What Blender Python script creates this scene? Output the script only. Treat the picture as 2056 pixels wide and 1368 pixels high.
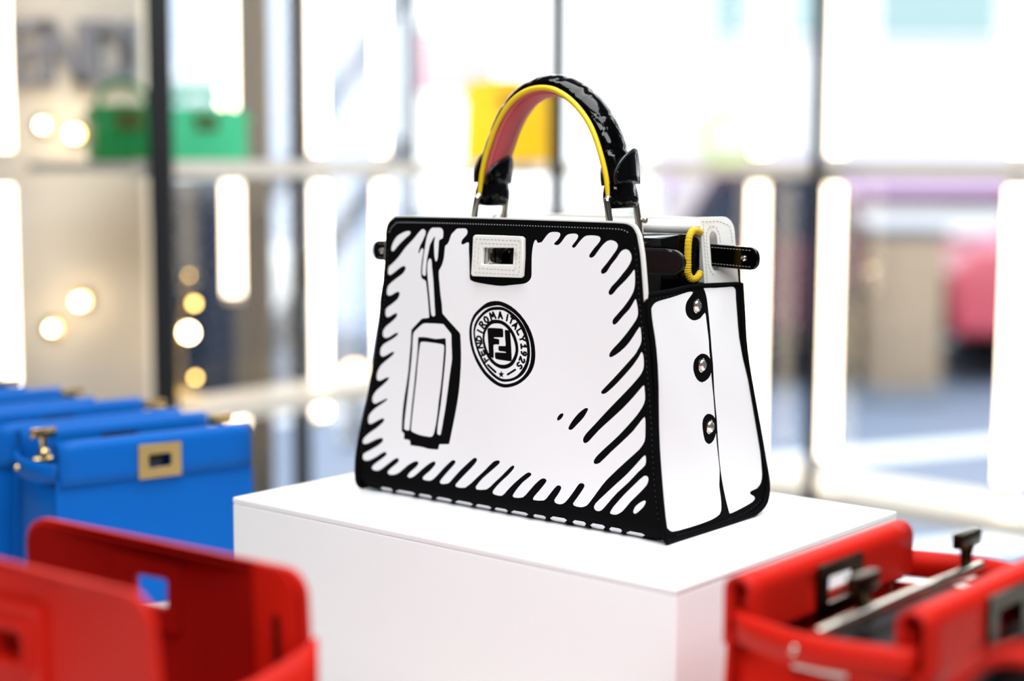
import bpy, bmesh, math, random
import numpy as np
from mathutils import Vector, Matrix
from mathutils.geometry import delaunay_2d_cdt

random.seed(7)
scene = bpy.context.scene
COL = scene.collection
for o in list(bpy.data.objects):
    bpy.data.objects.remove(o)

# ------------------------------------------------------------------ camera
cam_data = bpy.data.cameras.new('camera')
cam = bpy.data.objects.new('camera', cam_data)
COL.objects.link(cam)
scene.camera = cam
cam.location = (0.0, 0.0, 1.36)
cam_data.sensor_fit = 'HORIZONTAL'
cam_data.sensor_width = 36.0
cam_data.lens = 3217.98 / 2056.0 * 36.0
cam_data.clip_start = 0.02
cam_data.clip_end = 200.0
cam.rotation_euler = (Matrix.Rotation(math.pi / 2 - 0.1092, 3, 'X') @ Matrix.Rotation(0.0037, 3, 'Z')).to_euler()
cam_data.dof.use_dof = True
cam_data.dof.focus_distance = 1.30
cam_data.dof.aperture_fstop = 2.0
cam_data.dof.aperture_blades = 0

# ------------------------------------------------------------------ world, lights, exposure
world = bpy.data.worlds.new('overcast_sky')
scene.world = world
world.use_nodes = True
wn = world.node_tree
wn.nodes.clear()
w_out = wn.nodes.new('ShaderNodeOutputWorld')
w_bg = wn.nodes.new('ShaderNodeBackground')
w_bg.inputs['Color'].default_value = (0.93, 0.96, 1.0, 1)
w_bg.inputs['Strength'].default_value = 4.4
wn.links.new(w_bg.outputs[0], w_out.inputs[0])


def area(name, loc, size, energy, color, rot=(0, 0, 0)):
    l = bpy.data.lights.new(name, 'AREA')
    l.shape = 'RECTANGLE'
    l.size, l.size_y = size
    l.energy = energy
    l.color = color
    ob = bpy.data.objects.new(name, l)
    COL.objects.link(ob)
    ob.location = loc
    ob.rotation_euler = rot
    return ob


area('ceiling_panel_light', (0.1, 1.1, 3.12), (2.0, 1.6), 104, (0.94, 0.975, 1.0))  # unseen area light added overhead to brighten the top faces
area('ceiling_panel_light', (0.4, -0.9, 3.12), (2.8, 1.0), 130, (0.93, 0.97, 1.0))  # added area light behind the camera, fills the front faces

scene.view_settings.view_transform = 'Standard'
scene.view_settings.look = 'None'
scene.view_settings.exposure = -0.50
scene.view_settings.gamma = 1.0
scene.view_settings.use_curve_mapping = False
scene.cycles.max_bounces = 8
scene.cycles.sample_clamp_indirect = 8.0


# ------------------------------------------------------------------ materials
def lin(c):
    return tuple(((v / 255.0) / 12.92 if v / 255.0 <= 0.04045 else ((v / 255.0 + 0.055) / 1.055) ** 2.4) for v in c) + (1.0,)


def mat(name, rgb, rough=0.5, metal=0.0, spec=0.5, bump=None, vary=0.0, coat=0.0, vscale=40.0, emit=None, ior=None, trans=0.0, sheen=0.0):
    m = bpy.data.materials.new(name)
    m.use_nodes = True
    nt = m.node_tree
    b = nt.nodes['Principled BSDF']
    col = lin(rgb)
    b.inputs['Base Color'].default_value = col
    b.inputs['Roughness'].default_value = rough
    b.inputs['Metallic'].default_value = metal
    b.inputs['Specular IOR Level'].default_value = spec
    b.inputs['Coat Weight'].default_value = coat
    b.inputs['Coat Roughness'].default_value = 0.06
    b.inputs['Transmission Weight'].default_value = trans
    b.inputs['Sheen Weight'].default_value = sheen
    if ior:
        b.inputs['IOR'].default_value = ior
    tc = nt.nodes.new('ShaderNodeTexCoord')
    if vary > 0:
        nz = nt.nodes.new('ShaderNodeTexNoise')
        nz.inputs['Scale'].default_value = vscale
        nz.inputs['Detail'].default_value = 3
        nt.links.new(tc.outputs['Object'], nz.inputs['Vector'])
        mx = nt.nodes.new('ShaderNodeMix')
        mx.data_type = 'RGBA'
        mx.inputs[6].default_value = tuple(min(1, v * (1 + vary)) for v in col[:3]) + (1,)
        mx.inputs[7].default_value = tuple(v * (1 - vary) for v in col[:3]) + (1,)
        nt.links.new(nz.outputs['Fac'], mx.inputs[0])
        nt.links.new(mx.outputs[2], b.inputs['Base Color'])
    if bump:
        kind, scale, strength = bump
        if kind == 'noise':
            t = nt.nodes.new('ShaderNodeTexNoise')
            t.inputs['Scale'].default_value = scale
            t.inputs['Detail'].default_value = 4
            src = t.outputs['Fac']
        elif kind == 'croc':
            t = nt.nodes.new('ShaderNodeTexVoronoi')
            t.feature = 'DISTANCE_TO_EDGE'
            t.inputs['Scale'].default_value = scale
            r = nt.nodes.new('ShaderNodeMapRange')
            r.inputs['From Max'].default_value = 0.12
            nt.links.new(t.outputs['Distance'], r.inputs['Value'])
            src = r.outputs[0]
        else:
            t = nt.nodes.new('ShaderNodeTexWave')
            t.inputs['Scale'].default_value = scale
            t.bands_direction = kind
            src = t.outputs['Fac']
        nt.links.new(tc.outputs['Object'], t.inputs['Vector'])
        bp = nt.nodes.new('ShaderNodeBump')
        bp.inputs['Strength'].default_value = strength
        bp.inputs['Distance'].default_value = 0.001
        nt.links.new(src, bp.inputs['Height'])
        nt.links.new(bp.outputs[0], b.inputs['Normal'])
    if emit:
        b.inputs['Emission Color'].default_value = lin(emit[0])
        b.inputs['Emission Strength'].default_value = emit[1]
    return m


def glass_pane_material():
    m = bpy.data.materials.new('window_glass')
    m.use_nodes = True
    nt = m.node_tree
    nt.nodes.clear()
    out = nt.nodes.new('ShaderNodeOutputMaterial')
    tr = nt.nodes.new('ShaderNodeBsdfTransparent')
    tr.inputs[0].default_value = (0.97, 0.985, 0.98, 1)
    gl = nt.nodes.new('ShaderNodeBsdfGlossy')
    gl.inputs['Roughness'].default_value = 0.02
    mx = nt.nodes.new('ShaderNodeMixShader')
    mx.inputs[0].default_value = 0.02
    nt.links.new(tr.outputs[0], mx.inputs[1])
    nt.links.new(gl.outputs[0], mx.inputs[2])
    nt.links.new(mx.outputs[0], out.inputs[0])
    return m


M = {}
M['white_print'] = mat('white_canvas', (244, 242, 243), 0.62, bump=('noise', 900, 0.05), spec=0.2)
M['black_print'] = mat('black_canvas', (4, 4, 5), 0.8, bump=('noise', 1400, 0.12), spec=0.07, vary=0.25, vscale=700)
M['white_leather'] = mat('white_leather', (240, 238, 232), 0.45, bump=('noise', 260, 0.12))
M['patent'] = mat('black_patent_leather', (3, 3, 4), 0.1, spec=0.4, coat=0.0, bump=('noise', 40, 0.03))
M['croc'] = mat('black_embossed_patent', (3, 3, 4), 0.09, spec=0.32, coat=0.0, bump=('croc', 60, 0.2))
M['black_edge'] = mat('black_edge_paint', (14, 15, 17), 0.3)
M['pink'] = mat('pink_leather', (224, 98, 102), 0.5, bump=('noise', 300, 0.08), vary=0.04)
M['yellow_leather'] = mat('yellow_leather', (246, 205, 20), 0.4, bump=('noise', 250, 0.06))
M['yellow_thread'] = mat('yellow_thread', (246, 200, 12), 0.75, bump=('Z', 300, 0.8))
M['burgundy'] = mat('burgundy_leather', (24, 5, 8), 0.55, spec=0.2)
M['silver'] = mat('silver_metal', (218, 210, 196), 0.12, metal=1.0)
M['gold'] = mat('gold_metal', (222, 188, 120), 0.2, metal=1.0)
M['dark_gold'] = mat('dark_gold_metal', (64, 54, 38), 0.28, metal=1.0)
M['crystal'] = mat('cut_crystal', (235, 225, 215), 0.05, metal=0.85, spec=0.8)
M['thread'] = mat('grey_thread', (150, 152, 156), 0.8)
M['dark_thread'] = mat('charcoal_thread', (58, 60, 64), 0.8)
M['cream_thread'] = mat('cream_thread', (186, 182, 172), 0.8)
M['plinth'] = mat('white_satin_lacquer', (239, 239, 240), 0.38, bump=('noise', 500, 0.02))
M['table'] = mat('pale_table_laminate', (228, 225, 220), 0.35, vary=0.02)
M['blue'] = mat('blue_leather', (0, 92, 178), 0.5, spec=0.14, bump=('noise', 420, 0.1), vary=0.05, vscale=9)
M['red'] = mat('red_leather', (200, 28, 14), 0.5, spec=0.14, bump=('noise', 420, 0.1), vary=0.05, vscale=9)
M['red_suede'] = mat('red_suede', (150, 16, 10), 0.85, spec=0.06, bump=('noise', 700, 0.15), vary=0.12, vscale=22)
M['dark_lining'] = mat('dark_lining', (16, 14, 15), 0.8)
M['black_leather'] = mat('black_leather', (14, 14, 16), 0.35, bump=('noise', 420, 0.1))
M['yellow_bag'] = mat('golden_yellow_leather', (252, 204, 6), 0.5, bump=('noise', 60, 0.1), vary=0.06, vscale=12)
M['green_bag'] = mat('emerald_leather', (8, 128, 62), 0.4, vary=0.15, vscale=10)
M['teal_bag'] = mat('mint_teal_leather', (70, 205, 150), 0.45, vary=0.1, vscale=10)
M['led'] = mat('warm_light_tube', (255, 244, 224), 0.5, emit=((255, 234, 204), 10.0))
M['bulb'] = mat('warm_bulb', (255, 240, 210), 0.5, emit=((255, 226, 176), 60.0))  # emission of the added glint balls, not a lamp
M['brass_bulb'] = mat('amber_bulb', (255, 220, 150), 0.5, emit=((255, 205, 110), 26.0))  # emission standing in for gold glints on the shelf
M['head_bulb'] = mat('headlamp_glass', (240, 244, 255), 0.3, emit=((236, 242, 255), 22.0))
M['amber_bulb'] = mat('amber_lamp_glass', (255, 190, 110), 0.3, emit=((255, 196, 130), 22.0))
M['black_frame'] = mat('black_anodised_frame', (22, 23, 24), 0.4)
M['bronze'] = mat('bronze_pillar', (96, 80, 60), 0.5, vary=0.06, vscale=3)
M['steel_pillar'] = mat('blue_grey_steel', (96, 104, 118), 0.45)
M['shelf'] = mat('pale_shelf_lacquer', (222, 214, 202), 0.35)
M['wall'] = mat('warm_white_plaster', (226, 220, 210), 0.8, bump=('noise', 30, 0.05), vary=0.02, vscale=2)
M['dark_wall'] = mat('bronze_grey_plaster', (90, 92, 96), 0.8, bump=('noise', 30, 0.05), vary=0.03, vscale=2)
M['letter'] = mat('grey_blue_letter', (136, 138, 150), 0.5)
M['letter_side'] = mat('copper_letter', (190, 150, 120), 0.4, metal=0.3)
M['ceiling'] = mat('grey_ceiling_paint', (104, 102, 100), 0.9, bump=('noise', 20, 0.05))
M['floor'] = mat('pale_terrazzo', (150, 146, 140), 0.3, vary=0.08, vscale=60)
M['street'] = mat('wet_asphalt', (112, 126, 148), 0.5, vary=0.08, vscale=2)
M['stripe'] = mat('white_road_paint', (236, 238, 240), 0.6, vary=0.04)
M['kerb'] = mat('grey_kerb_stone', (120, 126, 136), 0.7, vary=0.1, vscale=6)
M['facade'] = mat('white_stone_facade', (236, 236, 236), 0.8, vary=0.03, vscale=0.8)
M['facade_blue'] = mat('pale_blue_facade', (206, 216, 232), 0.7, vary=0.06, vscale=0.5)
M['facade_tan'] = mat('tan_stone_facade', (160, 140, 118), 0.8, vary=0.06, vscale=0.5)
M['pane_teal'] = mat('teal_window_glass', (150, 178, 178), 0.12, spec=0.6)
M['pane_navy'] = mat('navy_window_glass', (30, 40, 62), 0.5, spec=0.2)
M['plum'] = mat('plum_paint', (78, 22, 52), 0.4, coat=0.2)
M['lilac'] = mat('lilac_paint', (170, 140, 178), 0.4, coat=0.4)
M['car_red'] = mat('rose_red_paint', (186, 60, 78), 0.3, coat=0.6)
M['tyre'] = mat('black_rubber', (24, 25, 27), 0.8)
M['pinkish'] = mat('pink_sign_paint', (240, 190, 196), 0.6)
M['green_sign'] = mat('lime_sign_paint', (196, 226, 110), 0.6)
M['strut'] = mat('dark_grey_steel', (84, 92, 104), 0.5)
M['glass'] = glass_pane_material()


# ------------------------------------------------------------------ mesh helpers
def tag(o, label=None, cat=None, group=None, kind=None):
    if label:
        o['label'] = label
    if cat:
        o['category'] = cat
    if group:
        o['group'] = group
    if kind:
        o['kind'] = kind
    return o


def empty(name, loc=(0, 0, 0), rz=0.0):
    o = bpy.data.objects.new(name, None)
    COL.objects.link(o)
    o.empty_display_size = 0.05
    o.location = loc
    o.rotation_euler = (0, 0, rz)
    return o


def mk(name, verts, faces, material, parent=None, smooth=False, mats=None, fmat=None, sharp=None):
    me = bpy.data.meshes.new(name)
    me.from_pydata([tuple(v) for v in verts], [], faces)
    for m in (mats or [material]):
        me.materials.append(m)
    if fmat is not None:
        me.polygons.foreach_set('material_index', fmat)
    bm = bmesh.new()
    bm.from_mesh(me)
    bmesh.ops.recalc_face_normals(bm, faces=bm.faces[:])
    bm.to_mesh(me)
    bm.free()
    if smooth:
        me.polygons.foreach_set('use_smooth', [True] * len(me.polygons))
        me.set_sharp_from_angle(angle=math.radians(sharp if sharp else 40))
    me.update()
    o = bpy.data.objects.new(name, me)
    COL.objects.link(o)
    if parent is not None:
        o.parent = parent
    return o


def from_bm(name, bm, material, parent=None, smooth=True, sharp=40):
    me = bpy.data.meshes.new(name)
    bmesh.ops.recalc_face_normals(bm, faces=bm.faces[:])
    bm.to_mesh(me)
    bm.free()
    me.materials.append(material)
    if smooth:
        me.polygons.foreach_set('use_smooth', [True] * len(me.polygons))
        me.set_sharp_from_angle(angle=math.radians(sharp))
    o = bpy.data.objects.new(name, me)
    COL.objects.link(o)
    if parent is not None:
        o.parent = parent
    return o


def box(name, c, s, material, parent=None, bevel=0.0, seg=2, rz=0.0, taper=1.0):
    bm = bmesh.new()
    bmesh.ops.create_cube(bm, size=1.0)
    for v in bm.verts:
        k = taper if v.co.z > 0 else 1.0
        v.co = Vector((v.co.x * s[0] * k, v.co.y * s[1] * k, v.co.z * s[2]))
    if bevel > 0:
        bmesh.ops.bevel(bm, geom=bm.edges[:], offset=bevel, segments=seg, profile=0.5, affect='EDGES')
    if rz:
        bmesh.ops.rotate(bm, verts=bm.verts[:], cent=(0, 0, 0), matrix=Matrix.Rotation(rz, 3, 'Z'))
    bmesh.ops.translate(bm, verts=bm.verts[:], vec=c)
    return from_bm(name, bm, material, parent, smooth=bevel > 0, sharp=30)


def tube_data(pts, r, seg=12, closed=False, caps=True):
    pts = [Vector(p) for p in pts]
    n = len(pts)
    rs = r if isinstance(r, (list, tuple)) else [r] * n
    verts, faces = [], []
    prev = None
    for i, p in enumerate(pts):
        if closed:
            t = (pts[(i + 1) % n] - pts[i - 1]).normalized()
        else:
            t = (pts[min(i + 1, n - 1)] - pts[max(i - 1, 0)]).normalized()
        if prev is None:
            ref = Vector((0, 0, 1)) if abs(t.z) < 0.9 else Vector((1, 0, 0))
            a = t.cross(ref).normalized()
        else:
            a = (prev - t * prev.dot(t)).normalized()
        prev = a
        b = t.cross(a)
        for k in range(seg):
            th = 2 * math.pi * k / seg
            verts.append(p + (a * math.cos(th) + b * math.sin(th)) * rs[i])
    m = n if closed else n - 1
    for i in range(m):
        for k in range(seg):
            j = (i + 1) % n
            faces.append((i * seg + k, i * seg + (k + 1) % seg, j * seg + (k + 1) % seg, j * seg + k))
    if caps and not closed:
        faces.append(tuple(range(seg))[::-1])
        faces.append(tuple((n - 1) * seg + k for k in range(seg)))
    return verts, faces


def tube(name, pts, r, material, parent=None, seg=12, closed=False):
    v, f = tube_data(pts, r, seg, closed)
    return mk(name, v, f, material, parent, smooth=True)


def sphere(name, c, r, material, parent=None, scale=(1, 1, 1), seg=16):
    bm = bmesh.new()
    bmesh.ops.create_uvsphere(bm, u_segments=seg, v_segments=max(6, seg // 2), radius=r)
    for v in bm.verts:
        v.co = Vector((v.co.x * scale[0], v.co.y * scale[1], v.co.z * scale[2])) + Vector(c)
    return from_bm(name, bm, material, parent, sharp=180)


def lathe(name, prof, c, material, parent=None, seg=20, axis='Z'):
    verts, faces = [], []
    for r, h in prof:
        for k in range(seg):
            a = 2 * math.pi * k / seg
            if axis == 'Z':
                verts.append((c[0] + r * math.cos(a), c[1] + r * math.sin(a), c[2] + h))
            elif axis == 'Y':
                verts.append((c[0] + r * math.cos(a), c[1] + h, c[2] + r * math.sin(a)))
            else:
                verts.append((c[0] + h, c[1] + r * math.cos(a), c[2] + r * math.sin(a)))
    for i in range(len(prof) - 1):
        for k in range(seg):
            faces.append((i * seg + k, i * seg + (k + 1) % seg, (i + 1) * seg + (k + 1) % seg, (i + 1) * seg + k))
    faces.append(tuple(range(seg)))
    faces.append(tuple((len(prof) - 1) * seg + k for k in range(seg)))
    return mk(name, verts, faces, material, parent, smooth=True, sharp=35)


def pip(px, py, poly):
    """vectorised even-odd point in polygon"""
    poly = np.asarray(poly, float)
    x0, y0 = poly[:, 0], poly[:, 1]
    x1, y1 = np.roll(x0, -1), np.roll(y0, -1)
    ins = np.zeros(len(px), bool)
    bb = (px >= x0.min()) & (px <= x0.max()) & (py >= y0.min()) & (py <= y0.max())
    idx = np.nonzero(bb)[0]
    if len(idx) == 0:
        return ins
    qx, qy = px[idx][:, None], py[idx][:, None]
    cond = (y0[None] > qy) != (y1[None] > qy)
    dy = np.where(y1 == y0, 1e-12, y1 - y0)
    xi = (x1 - x0)[None] * (qy - y0[None]) / dy[None] + x0[None]
    ins[idx] = (np.sum(cond & (qx < xi), axis=1) % 2) == 1
    return ins


def cut_sheet(outline, layers=(), holes=(), step=8.0):
    """triangulate a flat sheet (mm) along every printed outline; returns points, triangles, colour index"""
    pts, edges = [], []

    def add(poly):
        s = len(pts)
        for p in poly:
            pts.append(Vector((p[0], p[1])))
        n = len(poly)
        for i in range(n):
            edges.append((s + i, s + (i + 1) % n))

    add(outline)
    for _c, polys in layers:
        for p in polys:
            add(p)
    for h in holes:
        add(h)
    ol = np.array(outline, float)
    gx = np.arange(ol[:, 0].min() + step / 2, ol[:, 0].max(), step)
    gy = np.arange(ol[:, 1].min() + step / 2, ol[:, 1].max(), step)
    for x in gx:
        for y in gy:
            pts.append(Vector((x, y)))
    vs, _e, fs, _a, _b, _c = delaunay_2d_cdt(pts, edges, [], 0, 1e-4)
    V = np.array([(v.x, v.y) for v in vs])
    F = np.array(fs)
    cen = V[F].mean(axis=1)
    keep = pip(cen[:, 0], cen[:, 1], outline)
    for h in holes:
        keep &= ~pip(cen[:, 0], cen[:, 1], h)
    F, cen = F[keep], cen[keep]
    col = np.zeros(len(F), int)
    for c, polys in layers:
        for p in polys:
            col[pip(cen[:, 0], cen[:, 1], p)] = c
    used = np.unique(F)
    remap = -np.ones(len(V), int)
    remap[used] = np.arange(len(used))
    return V[used], remap[F], col


def slab(name, outline, fn, thick, material, parent=None, holes=(), step=12.0, bevel=0.0):
    """flat outline (mm) with holes given real thickness; fn(x, y, depth) maps mm to 3D metres"""
    V, F, _ = cut_sheet(outline, (), holes, step)
    n = len(V)
    verts = [fn(x, y, 0.0) for x, y in V] + [fn(x, y, thick) for x, y in V]
    faces = [tuple(f) for f in F] + [tuple(int(i) + n for i in f[::-1]) for f in F]
    cnt = {}
    for f in F:
        for a, b in ((f[0], f[1]), (f[1], f[2]), (f[2], f[0])):
            k = (min(a, b), max(a, b))
            cnt.setdefault(k, []).append((int(a), int(b)))
    for k, v in cnt.items():
        if len(v) == 1:
            a, b = v[0]
            faces.append((b, a, a + n, b + n))
    o = mk(name, verts, faces, material, parent, smooth=True, sharp=40)
    if bevel > 0:
        md = o.modifiers.new('soft_edge', 'BEVEL')
        md.width = bevel
        md.segments = 2
        md.limit_method = 'ANGLE'
        md.angle_limit = math.radians(50)
    return o


def smooth_path(pts, n=4):
    p = [Vector(q) for q in pts]
    out = []
    for i in range(len(p) - 1):
        p0, p1, p2, p3 = p[max(i - 1, 0)], p[i], p[i + 1], p[min(i + 2, len(p) - 1)]
        for j in range(n):
            t = j / n
            out.append(0.5 * ((2 * p1) + (p2 - p0) * t + (2 * p0 - 5 * p1 + 4 * p2 - p3) * t * t + (3 * p1 - p0 - 3 * p2 + p3) * t ** 3))
    out.append(p[-1])
    return out


def rrect(x0, x1, y0, y1, r, n=5):
    out = []
    for cx, cy, a0 in ((x1 - r, y1 - r, 0), (x0 + r, y1 - r, 90), (x0 + r, y0 + r, 180), (x1 - r, y0 + r, 270)):
        for k in range(n + 1):
            a = math.radians(a0 + 90 * k / n)
            out.append((cx + r * math.cos(a), cy + r * math.sin(a)))
    return out


def stitches(name, path, spacing, length, r, material, parent):
    """a row of short thread stitches along a 3D path, one sewn line"""
    path = [Vector(p) for p in path]
    verts, faces = [], []
    acc, nxt = 0.0, spacing * 0.5
    for a, b in zip(path[:-1], path[1:]):
        L = (b - a).length
        if L < 1e-7:
            continue
        d = (b - a) / L
        while nxt <= acc + L:
            p = a + d * (nxt - acc)
            v, f = tube_data([p - d * length / 2, p - d * length * .25, p + d * length * .25, p + d * length / 2], [r * .5, r, r, r * .5], 5)
            s = len(verts)
            verts += v
            faces += [tuple(i + s for i in q) for q in f]
            nxt += spacing
        acc += L
    o = mk(name, verts, faces, material, parent, smooth=True)
    tag(o, kind='stuff')
    return o

# ------------------------------------------------------------------ the setting
CORNER = Vector((0.11, 4.2, 0))
LD = Vector((-0.62, -0.78, 0)).normalized()    # left window line, away from the corner
LN = Vector((0.78, -0.62, 0)).normalized()     # its normal into the room
RD = Vector((0.74, -0.67, 0)).normalized()     # right window line
RN = Vector((-0.67, -0.74, 0)).normalized()
ROOM = [(-3, -2.6), (3.2, -2.6), (3.2, 1.402), (0.11, 4.2), (-0.73, 3.143), (-0.73, 3.2), (-3, 3.2)]


def prism(name, poly, z0, z1, material, parent=None):
    n = len(poly)
    v = [(x, y, z0) for x, y in poly] + [(x, y, z1) for x, y in poly]
    f = [tuple(range(n))[::-1], tuple(range(n, 2 * n))] + [(i, (i + 1) % n, n + (i + 1) % n, n + i) for i in range(n)]
    return mk(name, v, f, material, parent)


tag(prism('floor', ROOM, -0.05, 0.0, M['floor']), kind='structure')
tag(prism('ceiling', ROOM, 3.2, 3.3, M['ceiling']), kind='structure')
tag(box('wall_back', (0.1, -2.65, 1.6), (6.2, 0.1, 3.2), M['dark_wall']), kind='structure')
tag(box('wall_left', (-3.05, 0.3, 1.6), (0.1, 5.8, 3.2), M['dark_wall']), kind='structure')
tag(box('wall_right', (3.25, -0.6, 1.6), (0.1, 4.0, 3.2), M['dark_wall']), kind='structure')
tag(box('wall_display', (-1.885, 3.25, 1.6), (2.31, 0.1, 3.2), M['wall']), kind='structure')


def along(base, d, t, n=None, off=0.0):
    p = base + d * t
    if n is not None:
        p = p + n * off
    return p


def post(name, p, w, d, yaw, material, z0=0.0, z1=3.2):
    o = box(name, (p.x, p.y, (z0 + z1) / 2), (w, d, z1 - z0), material, None, 0.003, 1, rz=yaw)
    tag(o, kind='structure')
    return o


lyaw = math.atan2(-LD.y, -LD.x)
ryaw = math.atan2(RD.y, RD.x)
lt = lambda x: (Vector((x[0], x[1], 0)) - CORNER).dot(LD)
rt = lambda x: (Vector((x[0], x[1], 0)) - CORNER).dot(RD)
post('trim_1', Vector((-0.596, 2.735, 0)), 0.042, 0.06, 0.2, M['black_frame'])
post('trim_2', along(CORNER, LD, lt((-0.462, 3.482))), 0.016, 0.05, lyaw, M['black_frame'])
post('trim_3', Vector((0.098, 3.55, 0)), 0.038, 0.05, 0.0, M['black_frame'])
post('trim_4', Vector((0.622, 3.29, 0)), 0.026, 0.05, -0.2, M['black_frame'])
post('trim_5', along(CORNER, RD, rt((0.303, 4.026))), 0.014, 0.04, ryaw, M['steel_pillar'])
post('trim_6', along(CORNER, RD, 2.2), 0.05, 0.05, ryaw, M['black_frame'])
post('trim_7', along(CORNER, LD, lt((-0.478, 3.46))) - LN * 0.12, 0.066, 0.06, lyaw, M['bronze'])


def window(name, base, d, t0, t1, n, yaw):
    w = empty(name, along(base, d, (t0 + t1) / 2), yaw)
    tag(w, kind='structure')
    L = (t1 - t0)
    box('pane', (0, 0, 1.6), (L, 0.008, 3.12), M['glass'], w)
    box('bottom_rail', (0, 0, 0.03), (L, 0.05, 0.06), M['black_frame'], w)
    box('top_rail', (0, 0, 3.17), (L, 0.05, 0.06), M['black_frame'], w)
    return w


tl3 = lt((-0.462, 3.482))
window('window_1', CORNER, LD, tl3 + 0.01, 1.28, LN, lyaw)
window('window_2', CORNER, LD, 0.05, tl3 - 0.01, LN, lyaw)
tr4 = rt((0.693, 3.672))
window('window_3', CORNER, RD, 0.05, tr4 - 0.022, RN, ryaw)
window('window_4', CORNER, RD, tr4 + 0.022, 2.17, RN, ryaw)
wp = along(CORNER, RD, 3.195)
tag(box('wall_front', (wp.x, wp.y, 1.6), (1.93, 0.06, 3.2), M['dark_wall'], rz=ryaw), kind='structure')  # unseen wall added to block side light on the handbag gusset

# street outside
tag(box('street', (3, 24, -0.08), (90, 46, 0.08), M['street']), kind='structure')
tag(box('kerb', (5, 11.9, -0.0), (60, 0.35, 0.12), M['kerb'], None, 0.02), kind='structure')
for i, (x, y, l, a) in enumerate(((2.2, 7.9, 5.2, 0.42), (2.6, 6.2, 4.6, 0.42), (-1.6, 8.6, 4.0, 0.5))):
    tag(box('road_marking', (x, y, -0.036), (l, 0.22, 0.008), M['stripe'], rz=a),
        ('white painted line across the street behind the red bag', 'white painted line on the street nearest the right window', 'white painted line on the street seen through the left window')[i], 'road marking', 'painted street lines')


def building(name, x0, x1, y, depth, h, material, wins, label, pane, rows):
    b = empty(name, ((x0 + x1) / 2, y + depth / 2, -0.04))
    tag(b, label, 'building', 'buildings across the street')
    cx = (x0 + x1) / 2
    box('wall', (0, 0, h / 2), (x1 - x0, depth, h), material, b)
    box('cornice', (0, -depth / 2 - 0.1, h - 0.15), (x1 - x0 + 0.2, 0.3, 0.3), material, b)
    for z0, z1 in rows:
        for a, c in wins:
            fr = box('window', ((a + c) / 2 - cx, -depth / 2 - 0.03, (z0 + z1) / 2), (c - a, 0.08, z1 - z0), M['facade'], b)
            box('window_pane', ((a + c) / 2 - cx, -depth / 2 - 0.075, (z0 + z1) / 2), (c - a - 0.14, 0.03, z1 - z0 - 0.14), pane, fr)
    return b


building('shop_building', 1.7, 12.5, 16.0, 4.0, 9.0, M['facade'], ((1.9, 2.4), (2.7, 3.2), (3.5, 4.8), (5.4, 6.7)), 'white building with teal windows across the street behind the right window', M['pane_teal'], ((2.6, 4.2), (5.4, 7.0)))
building('office_building', -10.0, -1.3, 14.0, 4.0, 8.0, M['facade_blue'], ((-9, -8), (-7, -6), (-5.2, -4.2), (-3.4, -2.4)), 'pale blue building seen through the left window behind the light tubes', M['pane_teal'], ((0.9, 2.2), (3.6, 5.0)))

# dark glazed door panel beyond the first window
kd = empty('glazed_door', (-0.868, 4.55, -0.04), 0.1)
tag(kd, 'dark navy glazed door beyond the left window, below the teal bag', 'door')
box('leaf', (0, 0, 0.66), (0.21, 0.05, 1.3), M['pane_navy'], kd)
box('frame', (0, 0.02, 1.335), (0.25, 0.06, 0.05), M['strut'], kd)
box('stile', (-0.115, 0.02, 0.66), (0.03, 0.06, 1.3), M['strut'], kd)
box('stile', (0.115, 0.02, 0.66), (0.03, 0.06, 1.3), M['strut'], kd)
box('kick_plate', (0, -0.03, 0.1), (0.18, 0.01, 0.18), M['strut'], kd)

# outdoor stair with slanting strings seen between the tubes
st = empty('street_stair', (-0.95, 7.2, -0.04), 0.0)
tag(st, 'grey steel outdoor stair slanting up between the left light tubes', 'stair')
tube('stringer', [(-0.55, 0, 0.0), (0.45, 0, 1.5)], 0.05, M['strut'], st, 6)
tube('handrail', [(-0.5, 0.2, 0.75), (0.5, 0.2, 2.25)], 0.035, M['strut'], st, 6)
tube('post', [(-0.5, 0.2, 0.0), (-0.5, 0.2, 0.78)], 0.03, M['strut'], st, 6)
tube('post', [(0.5, 0.2, 0.0), (0.5, 0.2, 2.25)], 0.03, M['strut'], st, 6)


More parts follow.
